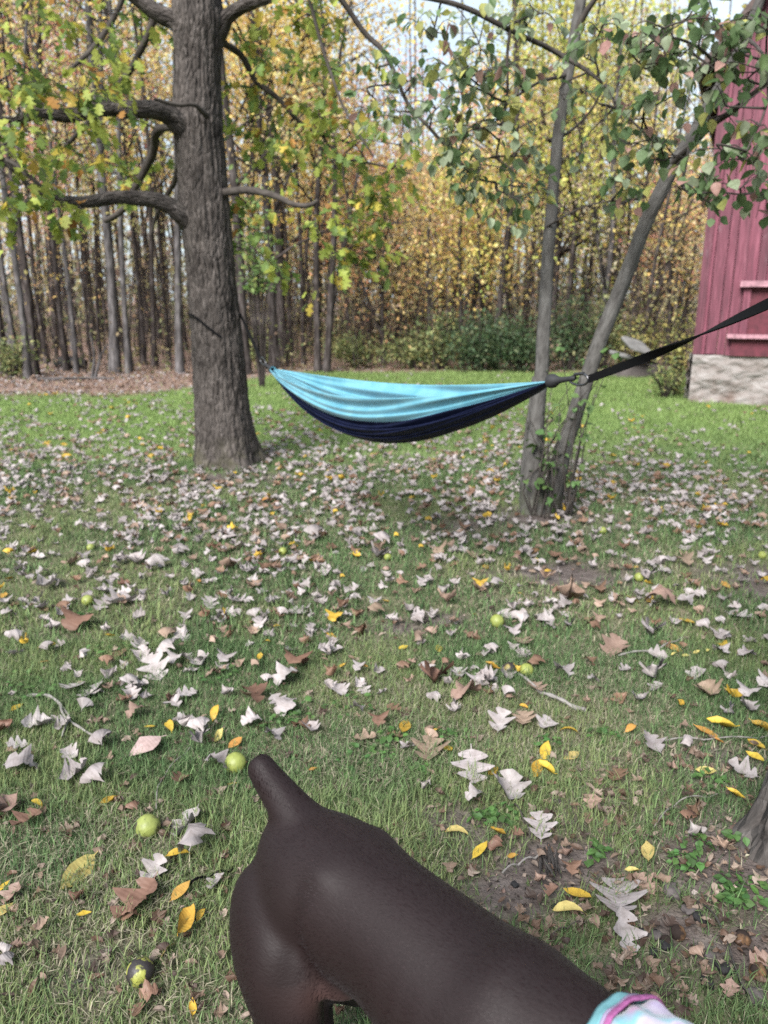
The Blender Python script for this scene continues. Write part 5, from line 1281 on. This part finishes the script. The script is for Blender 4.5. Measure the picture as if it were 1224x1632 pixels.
neck_band(0.0, .14, .002, .010, 5, 'band_aqua', 'hem', bd, .002); neck_band(.145, .19, .012, .013, 4, 'band_lilac', 'edging', bd, .002)
neck_band(.19, .235, .015, .016, 5, 'band_pink', 'seam', bd, .002)

# ================================================================== WALNUTS
def husk_mesh(name, r, mat, seed):
    import bmesh
    bm = bmesh.new(); bmesh.ops.create_icosphere(bm, subdivisions=4, radius=1)
    for v in bm.verts:
        rg = 3.0 if mat == 'husk_brown' else 1.0
        d = 1 + .035 * rg * mnoise.noise(v.co * 2 + Vector((seed, 0, 0))) + .012 * rg * mnoise.noise(v.co * 9)
        tip = .05 * max(0, v.co.z) ** 8
        v.co = v.co * (d + tip) * r
    me = bpy.data.meshes.new(name); bm.to_mesh(me); bm.free(); me.materials.append(M[mat])
    for p in me.polygons: p.use_smooth = True
    return me
NUTS = [(376, 1219, 34, 'husk_green', 'bright green walnut just beyond the dog\'s tail tip'), (237, 1322, 38, 'husk_spot', 'green walnut with dark blotches lying left of the dog\'s rump'),
        (225, 1552, 43, 'husk_rot', 'half-blackened green walnut at lower left beside the dog\'s hind leg'), (792, 990, 22, 'husk_green', 'single green walnut on the grass between twin tree and dog'),
        (839, 1068, 22, 'husk_green', 'yellowish green walnut touching a blackened one'), (811, 1066, 22, 'husk_black', 'blackened walnut touching a yellowish green one'),
        (140, 957, 18, 'husk_green', 'green walnut alone on the grass in front of the oak, far left'), (451, 879, 13, 'husk_green', 'small green walnut in front of the oak foot'),
        (1018, 923, 15, 'husk_green', 'green walnut beside the bare soil patch right of the twin tree'), (960, 850, 12, 'husk_green', 'green walnut just right of the twin tree foot'),
        (618, 884, 12, 'husk_green', 'green walnut midway between oak foot and twin tree foot'), (145, 874, 12, 'husk_green', 'distant green walnut among pale leaves left of the oak'),
        (1214, 889, 13, 'husk_green', 'green walnut at the right picture edge level with the twin tree foot'), (853, 879, 14, 'husk_brown', 'black rotten walnut in front of the twin tree foot'),
        (1180, 1508, 26, 'husk_brown', 'tan and brown split walnut on the dark soil'), (1078, 1498, 24, 'husk_brown', 'dull grey-brown walnut on the dark soil'),
        (1060, 1511, 16, 'husk_brown', 'small broken walnut piece touching the dull grey-brown one'), (1205, 1558, 28, 'husk_brown', 'crushed tan walnut husk in the lower right corner')]
for k, (px, py, d, mt, lab) in enumerate(NUTS):
    p = gnd(px, py); r = d / 2 * depth_of(p) / FPX; r = min(max(r, .013), .034)
    p = gnd(px, py + d * .3)
    t = thing('walnut', lab, 'walnut', (p[0], p[1], p[2] + r * (.45 if mt == 'husk_brown' else .82)), rng.random() * 6, group='walnuts fallen on the lawn')
    link('husk', husk_mesh('husk', r, mt, k), t, None, (rng.random() * 2, rng.random() * 2, 0))
    st_ = tube(np.array([[0, 0, r * .96], [.001, 0, r * 1.06]]), [r * .12, r * .08], 8)
    link('stalk_scar', mesh_np('stalk_scar', st_[0], st_[1], 'husk_brown'), t, None, (1.0 + rng.random(), rng.random(), 0))

# ================================================================== TWIGS, STICKS, CLODS
def twig(pts, w0, w1, mat, lab, sub=(), cat='twig', up=.016):
    P = np.array([gnd(a, b_, up) for a, b_ in pts]); t = thing('twig', lab, cat, P[0], group='twigs lying on the grass')
    Q = smooth_path(P, 24); k = depth_of(P[0]) / FPX / 2
    Q[:, 2] += .012 * np.abs(np.sin(np.linspace(0, 7, 24)))
    tube_part('stem', tube(Q, np.linspace(w0, w1, 24) * k * .72 * (1 + .25 * np.sin(np.arange(24) * 1.9)), 7), mat, t)
    for s_ in sub:
        P2 = np.array([gnd(a, b_, up + .01) for a, b_ in s_]); tube_part('side_shoot', tube(smooth_path(P2, 12), np.linspace(w1 * 1.2, w1 * .6, 12) * k, 6), mat, t)
twig([(45, 1114), (75, 1117), (97, 1131), (111, 1150), (112, 1160), (128, 1170), (146, 1178), (168, 1184)], 7, 4, 'dead_wood', 'pale crooked dead twig with side spurs on the left grass', [[(98, 1133), (100, 1145), (108, 1158)], [(111, 1158), (104, 1172), (100, 1186)]])
twig([(826, 1078), (850, 1100), (880, 1118), (932, 1138)], 5, 9, 'dead_wood', 'straight grey stick lying below the yellowish and blackened walnuts')
twig([(985, 1052), (1040, 1046), (1062, 1036), (1086, 1026)], 5, 3, 'dead_wood', 'thin grey twig on the grass right of the walnut pair')
twig([(800, 1400), (830, 1386), (858, 1376)], 4, 5, 'dead_wood', 'pale straight twig on the bare soil patch beside the dog')
twig([(820, 1290), (840, 1330), (846, 1352)], 4, 2.5, 'twig_bark', 'thin dark twig above the bare soil patch')
twig([(1095, 1455), (1130, 1485), (1152, 1520), (1165, 1565), (1190, 1612)], 3, 5, 'nut_bark', 'long thin brown root running down the dark soil')
twig([(1040, 1340), (1080, 1300), (1140, 1290)], 3, 2, 'dead_wood', 'thin pale twig near the right tree foot')
twig([(300, 1420), (345, 1404), (372, 1396)], 6, 4, 'grass', 'flat dry grass stalk pointing at the dog\'s rump')
twig([(878, 1502), (910, 1490), (935, 1484)], 3, 2, 'twig_bark', 'short dark twig on bare soil beside the large pale leaf')
twig([(1040, 1194), (1100, 1191), (1180, 1190), (1224, 1186)], 3.5, 2.5, 'dead_wood', 'thin tan leaf stalk between yellow leaflets at the right edge')
twig([(250, 1300), (255, 1260), (280, 1225), (304, 1200)], 2.5, 2, 'dead_wood', 'arching straw-coloured stalk above the blotched walnut')
# broken bark chunk on the soil
p = gnd(872, 1378); t = thing('bark_chunk', 'splintered grey bark chunk on the bare soil patch', 'bark', p)
pr = []
for k in range(14):
    a = rng.normal(-.2, .18); s = p + np.array([rng.normal(0, .012), rng.normal(0, .02), .012 + .01 * rng.random()]); d = np.array([math.sin(a) * .5, -math.cos(a), .05]) * (.03 + .03 * rng.random())
    pr.append(tube(np.array([s - d, s, s + d]), [.001, .0045, .0015], 5))
tube_part('splinters', pr, 'nut_bark', t)
# dark clods
CL = [(1068, 1440, .030), (1095, 1470, .022), (1112, 1482, .02), (1040, 1505, .022), (1022, 1498, .018), (1060, 1522, .02), (1150, 1560, .024), (1130, 1540, .018), (1125, 1580, .02), (888, 1282, .014), (120, 1448, .020), (130, 1436, .016), (885, 1450, .012), (1208, 1606, .03), (1040, 1530, .016), (820, 1412, .014)]
CLN = {}
for k, (px, py, r) in enumerate(sorted(CL, key=lambda q: q[1])):
    p = gnd(px, py)
    o = link('soil_clod', rock_mesh('soil_clod', (r * .7, r * .6, r * .4), 'char' if k % 3 else 'stone', k * 3.3, 3, 2.2), None, (p[0], p[1], p[2] + r * .3), (0, 0, rng.random() * 6))
    where = 'dark soil below the right tree foot' if px > 1000 else ('grass left of the dog' if px < 400 else 'bare soil beside the dog')
    CLN[where] = CLN.get(where, 0) + 1
    tag(o, f"small crumbly dark clod, {ORD[CLN[where]]} one counted down the {where}", 'clod', 'dark clods on the ground')

# ================================================================== FALLEN LEAVES
LANDM = [((376, 1219), "the walnut at the dog's tail"), ((237, 1322), 'the blotched walnut'), ((225, 1552), 'the half-black walnut'), ((792, 990), 'the lone mid-lawn walnut'), ((825, 1067), 'the walnut pair'),
         ((140, 957), 'the walnut left of the oak'), ((1180, 1330), 'the tree foot at the edge'), ((100, 1150), 'the crooked dead twig'), ((872, 1378), 'the grey bark chunk'), ((855, 825), 'the twin tree foot'),
         ((360, 755), 'the oak foot'), ((905, 915), 'the bare patch by the twin tree'), ((640, 1290), "the dog's back"), ((1078, 1498), 'the grey-brown walnut'), ((1018, 923), 'the walnut by the bare patch'), ((451, 879), 'the small walnut before the oak')]
KW = {'pale': 'pale oak leaf', 'brown': 'brown oak leaf', 'tan': 'tan oak leaf', 'yellow': 'yellow narrow leaf', 'paleyellow': 'pale yellow narrow leaf', 'pink': 'pinkish whole leaf', 'orange': 'orange narrow leaf'}
W_, B_, T_, Y_, PY, O_, PK = 'pale', 'brown', 'tan', 'yellow', 'paleyellow', 'orange', 'pink'
HERO = [(150, 1106, W_, 35, None), (204, 1104, W_, 26, 60), (233, 1116, W_, 28, 10), (200, 1120, B_, 26, 30), (295, 1114, W_, 40, 20), (268, 1123, B_, 32, None), (403, 1119, B_, 42, -30), (221, 1145, T_, 40, 20), (62, 1166, W_, 62, 8), (31, 1198, W_, 40, 10), (7, 1174, B_, 36, 40),
 (168, 1195, W_, 58, 12), (237, 1200, PK, 68, 25), (297, 1154, W_, 46, 25), (319, 1166, W_, 48, 20), (316, 1190, W_, 44, -25), (271, 1166, Y_, 30, -40), (348, 1181, PY, 28, 45), (376, 1192, O_, 30, 40), (343, 1143, Y_, 22, 80), (110, 1211, W_, 44, -10), (34, 1234, W_, 70, 10),
 (120, 1246, W_, 62, 25), (160, 1255, W_, 52, 35), (343, 1234, W_, 60, -10), (376, 1257, O_, 30, 15), (288, 1255, B_, 26, None), (175, 1288, Y_, 44, 20), (213, 1306, B_, 26, 40), (60, 1296, Y_, 34, -15), (48, 1322, B_, 46, 60), (14, 1300, T_, 48, 55), (304, 1322, W_, 54, 60), (312, 1372, W_, 70, -50),
 (285, 1379, Y_, 54, 12), (245, 1406, W_, 44, 70), (225, 1450, B_, 84, 50), (210, 1478, B_, 42, 20), (127, 1399, PY, 74, 62), (288, 1437, O_, 44, 45), (295, 1488, Y_, 70, 55), (268, 1526, PY, 34, 40), (24, 1440, T_, 34, 70), (7, 1428, Y_, 24, 40), (5, 1468, PY, 42, 60), (137, 1475, Y_, 28, 20), (7, 1558, W_, 38, 70),
 (8, 1530, W_, 26, 20), (240, 1596, B_, 40, 20), (220, 1628, B_, 32, None), (309, 1617, Y_, 34, 85), (345, 1420, W_, 32, 80), (322, 1468, Y_, 26, 70), (28, 1526, T_, 26, 0), (70, 1495, T_, 18, 30), (500, 1240, O_, 26, 10), (490, 1228, T_, 22, -30), (125, 1448, B_, 26, 90),
 (752, 1232, W_, 54, 82), (810, 1271, W_, 58, 60), (759, 1286, W_, 44, 12), (796, 1164, W_, 36, 65), (682, 1264, W_, 24, 40), (861, 1331, W_, 48, 72), (778, 1091, W_, 42, -20), (689, 1096, B_, 38, None), (743, 1120, T_, 62, 18), (685, 1208, T_, 50, 82), (834, 1160, T_, 34, 60), (645, 1166, Y_, 32, 65),
 (690, 1176, Y_, 36, 15), (714, 1203, Y_, 28, -55), (784, 1240, Y_, 50, 35), (868, 1205, Y_, 32, 60), (854, 1235, Y_, 38, 55), (871, 1241, Y_, 34, -65), (729, 1338, PY, 58, -18), (764, 1370, Y_, 46, 30), (793, 1342, Y_, 38, -65), (815, 1374, O_, 22, 0), (579, 1188, T_, 48, 10), (727, 1138, W_, 30, -10), (608, 1112, W_, 24, None),
 (984, 1455, W_, 92, 62), (990, 1502, W_, 66, -68), (1030, 1389, PY, 46, 65), (1006, 1415, PY, 34, -15), (921, 1444, Y_, 60, -32), (907, 1469, PY, 70, -12), (1025, 1434, T_, 44, -50), (878, 1437, B_, 24, 50), (909, 1403, B_, 28, 88), (1108, 1361, W_, 48, 10), (1183, 1252, W_, 50, -30), (1039, 1202, W_, 36, -65),
 (1124, 1247, PY, 42, -10), (1167, 1294, Y_, 30, -55), (907, 1176, Y_, 40, -25), (1003, 1171, O_, 30, 25), (1150, 1171, Y_, 48, -38), (1124, 1178, O_, 44, -35), (1214, 1174, Y_, 40, -70), (911, 1212, PY, 42, 20), (982, 1252, B_, 40, 42), (1067, 1242, T_, 30, -20), (945, 1295, T_, 26, 60), (1101, 1323, B_, 38, -40), (1093, 1340, B_, 40, -10), (1203, 1557, T_, 42, 20),
 (1205, 1205, Y_, 34, -40), (1202, 1228, Y_, 34, -35), (1150, 1385, T_, 26, 70), (1140, 1375, T_, 24, 20), (905, 1380, T_, 22, 40), (860, 1420, T_, 28, 20), (822, 1344, B_, 26, 30), (790, 1358, B_, 28, 70), (700, 1280, T_, 20, 0), (1000, 1540, T_, 24, 40), (1110, 1550, T_, 30, 20), (1160, 1600, T_, 28, 60), (500, 1618, W_, 50, 20),
 (1056, 976, T_, 42, -80), (906, 958, T_, 92, -5), (977, 1043, T_, 42, 50), (1092, 997, Y_, 30, -60), (1008, 962, PY, 36, -12), (875, 918, Y_, 30, 10), (643, 1032, Y_, 26, 10), (784, 1070, Y_, 28, -60), (776, 1048, W_, 30, 20), (776, 1091, W_, 36, -40), (827, 995, W_, 48, 5), (1031, 1017, W_, 32, -60), (1176, 989, W_, 48, -20), (1120, 1010, W_, 32, 20), (1090, 971, W_, 42, -15),
 (1191, 1119, W_, 38, 30), (1187, 1055, W_, 44, 5), (1018, 1124, W_, 36, 25), (1082, 1132, Y_, 30, 30), (1110, 1081, W_, 24, 50), (1151, 1025, W_, 36, -10), (1151, 1040, Y_, 28, 70), (1075, 1054, PY, 16, 10), (1092, 1053, PY, 16, -10), (1108, 1051, PY, 16, 10), (1128, 1047, PY, 16, 20), (1130, 1115, T_, 40, 50), (1075, 1040, O_, 30, -40), (1220, 1092, T_, 40, 0), (830, 955, Y_, 20, 0),
 (268, 1020, T_, 52, 5), (272, 1046, W_, 44, 30), (250, 1075, W_, 50, -50), (228, 1050, W_, 28, 70), (425, 1030, Y_, 26, -15), (527, 1014, Y_, 30, -5), (532, 1042, W_, 34, 25), (352, 990, W_, 44, 20), (408, 986, W_, 40, 10), (476, 978, W_, 46, -15), (460, 1090, W_, 54, 15), (470, 1068, B_, 40, 60), (540, 1105, W_, 34, -30), (125, 1000, B_, 36, 80), (85, 1005, W_, 46, 10), (190, 965, W_, 36, 60),
 (60, 965, W_, 36, -10), (75, 940, W_, 46, 30), (12, 985, W_, 30, 20), (75, 1035, Y_, 30, 40), (70, 1060, O_, 28, 20), (400, 1118, T_, 40, -20), (175, 1018, Y_, 28, 8), (365, 910, T_, 50, 10), (420, 918, W_, 30, 10), (430, 803, O_, 36, 10), (580, 1070, O_, 24, -10), (545, 1065, Y_, 22, 10), (360, 855, W_, 40, 0), (500, 860, W_, 50, 10), (605, 870, W_, 40, 20), (1050, 823, O_, 20, 0), (215, 900, W_, 32, -40)]
FALL = {}
for kname in LEAFC:
    sh = OAKFALL if kname in ('pale', 'brown', 'tan') else (OVAFALL if kname == 'pink' else ELLFALL)
    FALL[kname] = [mesh_np('fallen_leaf', V0, F0, 'fallen_' + kname) for V0, F0 in sh]
rr = random.Random(21); placed = []
def lay(px, py, kname, lpx, ang, sh=None):
    p = gnd(px, py); z = depth_of(p); dep = math.atan((py - 816) / FPX) + PITCH
    a = R(ang if ang is not None else rr.uniform(-180, 180))
    dx, dy = math.cos(a), math.sin(a) / math.sin(dep); L = lpx * z / FPX * math.hypot(dx, dy)
    L = min(max(L * (.80 if py > 1080 else .68), .04), .18) * (1.0 if kname in ('yellow', 'paleyellow', 'orange', 'pink') else 1.08); yaw = math.atan2(dy, dx) - math.pi / 2
    if ang is not None and rr.random() < .5: yaw += math.pi
    k = rr.randrange(len(FALL[kname])) if sh is None else sh
    lift = (.016 if py > 1050 else .009) + .014 * rr.random()
    o = link('fallen_leaf', FALL[kname][k], None, (p[0], p[1], p[2] + lift), (rr.gauss(0, .22), rr.gauss(0, .22), yaw), L)
    placed.append((o, px, py, kname, k))
for px, py, kn, l, a in HERO:
    sh = {(752, 1232): 5, (984, 1455): 5, (990, 1502): 6, (861, 1331): 5, (312, 1372): 3, (304, 1322): 2, (225, 1450): 6, (810, 1271): 0}.get((px, py))
    lay(px, py, kn, l, a, sh)
# the rest of the near leaves, each its own, up to 300; beyond that one mass
rf = np.random.default_rng(31)
hx = np.array([(h[0], h[1]) for h in HERO], float); n_own = 298 - len(HERO); tries = 0
def density(px, py):
    """wished leaves per unit picture area, 0..1"""
    d = np.interp(py, [585, 640, 660, 720, 800, 860, 920, 1000, 1100, 1200, 1632], [.05, .42, .92, 1.0, .60, .25, .10, .04, .015, .0, .0])
    if px > 880 and py < 740: d *= np.interp(py, [640, 700, 740], [.12, .22, .6])
    if px < 300 and py < 700: d *= .8
    d *= .25 + 1.5 * float(vnoise(px / 60, py / 28, 97)) * float(.5 + vnoise(px / 160, py / 80, 98))
    return d
while n_own > 0 and tries < 20000:
    tries += 1
    px = rf.random() * 1224; py = 880 + rf.random() * 330
    if rf.random() > float(np.interp(py, [880, 1000, 1210], [.62, .36, .2])) * (.3 + 1.4 * float(vnoise(px / 90, py / 50, 197))): continue
    if np.min(np.hypot(hx[:, 0] - px, (hx[:, 1] - py) * 1.6)) < 26: continue
    kn = rf.choice(['pale', 'brown', 'tan', 'yellow', 'orange'], p=[.46, .16, .24, .10, .04])
    z = depth_of(on_ground(px, py)); l = (.058 + .034 * rf.random()) * FPX / z * (.75 if kn in ('yellow', 'orange') else 1)
    lay(px, py, kn, l * .8, None); hx = np.vstack([hx, (px, py)]); n_own -= 1
def leaf_words(o, k, kname):
    if kname in ('pale', 'brown', 'tan'): return {0: 'cupped', 1: 'arched', 2: 'twisted', 3: 'rolled', 4: 'tightly curled', 5: 'flat', 6: 'slightly cupped'}[k]
    if kname == 'pink': return 'broad'
    return {0: 'folded', 1: 'arched', 2: 'twisted', 3: 'flat'}[k]
grp = {}
for o, px, py, kn, k in placed:
    (lx, ly), lm = min(LANDM, key=lambda l: math.hypot(px - l[0][0], (py - l[0][1]) * 1.4)); w0 = leaf_words(o, k, kn)
    grp.setdefault((lm, kn, w0), []).append((math.hypot(px - lx, (py - ly) * 1.4), o))
for (lm, kn, w0), L in grp.items():
    L.sort(key=lambda q: q[0])
    for i, (_, o) in enumerate(L):
        lab = f"{w0} {KW[kn]}, " + (f"{ORD[i + 1]} out from {lm}" if len(L) > 1 else f"lying near {lm}")
        tag(o, lab, 'leaf', 'fallen leaves scattered on the lawn')
# the mass of leaves further off
rows = []
tries = 0
while len(rows) < 5300 and tries < 90000:
    tries += 1
    px = -60 + rf.random() * 1344; py = 588 + rf.random() * 600
    if rf.random() > density(px, py): continue
    rows.append((px, py))
for k in range(2600):     # the leaf strip before the wood on the left, and the woodland floor
    px = -60 + rf.random() * 400 if k < 1500 else rf.random() * 1100; py = 590 + rf.random() * 55 if k < 1500 else 575 + rf.random() * 30
    g0 = on_ground(px, py)
    if float(littered(g0[0], g0[1])) > .3: rows.append((px, py))
for k in range(900):      # small broken leaf bits nearer by
    rows.append((rf.random() * 1224, 900 + rf.random() * 730))
for k in range(230):
    rows.append((860 + rf.random() * 364, 1190 + rf.random() * 440))
rows = np.array(rows); G = np.array([gnd(a, b_) for a, b_ in rows]); n = len(rows)
near = np.arange(n) >= n - 1130
bar = np.hypot(G[:, 0] - OAK[0], G[:, 1] - OAK[1]) > .33; bar &= np.hypot(G[:, 0] - DUO[0], G[:, 1] - DUO[1]) > .12
bar &= ~((G[:, 1] > 10.5) & (G[:, 0] > 4.1))
rows, G, near = rows[bar], G[bar], near[bar]; n = len(rows)
wood = littered(G[:, 0], G[:, 1]) > .4
kinds = np.where(rf.random(n) < .70, 0, np.where(rf.random(n) < .45, 1, np.where(rf.random(n) < .78, 2, 3)))
kinds = np.where(wood, np.where(rf.random(n) < .35, 0, np.where(rf.random(n) < .5, 1, 2)), kinds)
kinds = np.where(near, np.where(rf.random(n) < .15, 0, np.where(rf.random(n) < .6, 1, 2)), kinds)
pal4 = np.array([LEAFC['pale'], LEAFC['brown'], LEAFC['tan'], LEAFC['yellow']])
tn = pal4[kinds] * (.72 + .5 * rf.random((n, 1)))
size = np.where(near, .018 + .028 * rf.random(n), .045 + .050 * rf.random(n)); G[:, 2] += np.where(near, .008 + .012 * rf.random(n), .008 + .018 * rf.random(n))
tn[near] = np.array([(.10, .062, .043), (.15, .105, .078), (.06, .04, .032), (.20, .155, .125)])[rf.integers(0, 4, int(near.sum()))] * (.7 + .6 * rf.random((int(near.sum()), 1)))
ch = []; sidx = np.where(near & (rf.random(n) < .5), 5 + rf.integers(0, 3, n), rf.integers(0, 5, n))
for k, tp_ in enumerate(OAKFALL[:5] + ELLFALL[:3]):
    ii = sidx == k; m_ = ii.sum()
    ch.append(scatter(tp_, G[ii], rf.random(m_) * 6.28, rf.normal(0, .2, m_), rf.normal(0, .2, m_), size[ii], tn[ii]))
o = leaf_mass('leaf_carpet', ch, 'tint_fallen'); tag(o, 'carpet of small fallen leaves spread over the lawn to the wood edge', 'leaves', kind='stuff')

# low weeds: rosettes of small round leaves in the turf
ch = []; pos, yaw, tx, sz_ = [], [], [], []
for px, py, nl, sp in [(1090, 1400, 30, .05), (1110, 1375, 20, .04), (1180, 1450, 40, .06), (1165, 1470, 24, .05), (800, 1308, 30, .05), (770, 1312, 24, .04), (1130, 1260, 20, .05), (600, 1200, 26, .08), (620, 1180, 20, .06), (560, 1230, 16, .06), (180, 1040, 30, .12), (40, 1110, 30, .1), (720, 1180, 18, .06),
                       (450, 1160, 20, .07), (120, 990, 24, .12), (350, 1080, 24, .08), (480, 1140, 30, .1), (30, 1095, 20, .08), (960, 1180, 20, .06), (870, 1190, 16, .05), (560, 1130, 20, .08), (950, 1375, 14, .03), (940, 1385, 8, .03), (1175, 1365, 22, .04), (660, 1230, 14, .05)]:
    c = gnd(px, py)
    for i in range(nl):
        a = rf.random() * 6.28; q = rf.random() ** .6 * sp
        pos.append(c + [math.cos(a) * q, math.sin(a) * q, .012 + .022 * rf.random()]); yaw.append(a - math.pi / 2 + rf.normal(0, .5)); tx.append(rf.normal(-.1, .35)); sz_.append(.016 + .016 * rf.random())
m_ = len(pos)
tn = np.array([(.075, .15, .045)]) * (.7 + .8 * rf.random((m_, 1))) * (1 + (rf.random((m_, 3)) - .5) * .2)
o = leaf_mass('ground_weeds', [scatter(OVALIVE[0], np.array(pos), yaw, tx, rf.normal(0, .3, m_), sz_, tn)], 'tint_leaf')
tag(o, 'small round-leaved green weeds growing low in the turf', 'weeds', kind='stuff')

# crumbs of soil, chips and dead bits on the worn patches
xx, yy = sample_yard(60000, .5, 3.4); wv = worn(xx, yy); ok = rf.random(len(xx)) < wv * .35; xx, yy = xx[ok], yy[ok]; m_ = len(xx)
pos = np.stack([xx, yy, height(xx, yy) + .003], -1)
tn = tints([(.05, .04, .034), (.11, .085, .07), (.20, .15, .12), (.30, .25, .21), (.025, .02, .018)], [3, 3, 2, 1, 2], m_)
CRUMB = (np.array([(0, -.5, 0), (.35, .0, .25), (0, .5, .05), (-.35, .05, .2)]), np.array([(0, 1, 2, 3)]))
o = leaf_mass('soil_litter', [scatter(CRUMB, pos, rf.random(m_) * 6.28, rf.normal(0, .6, m_), rf.normal(0, .6, m_), .005 + .014 * rf.random(m_) ** 2, tn)], 'tint_fallen')
tag(o, 'crumbs of soil and dead plant bits on the worn ground', 'litter', kind='stuff')
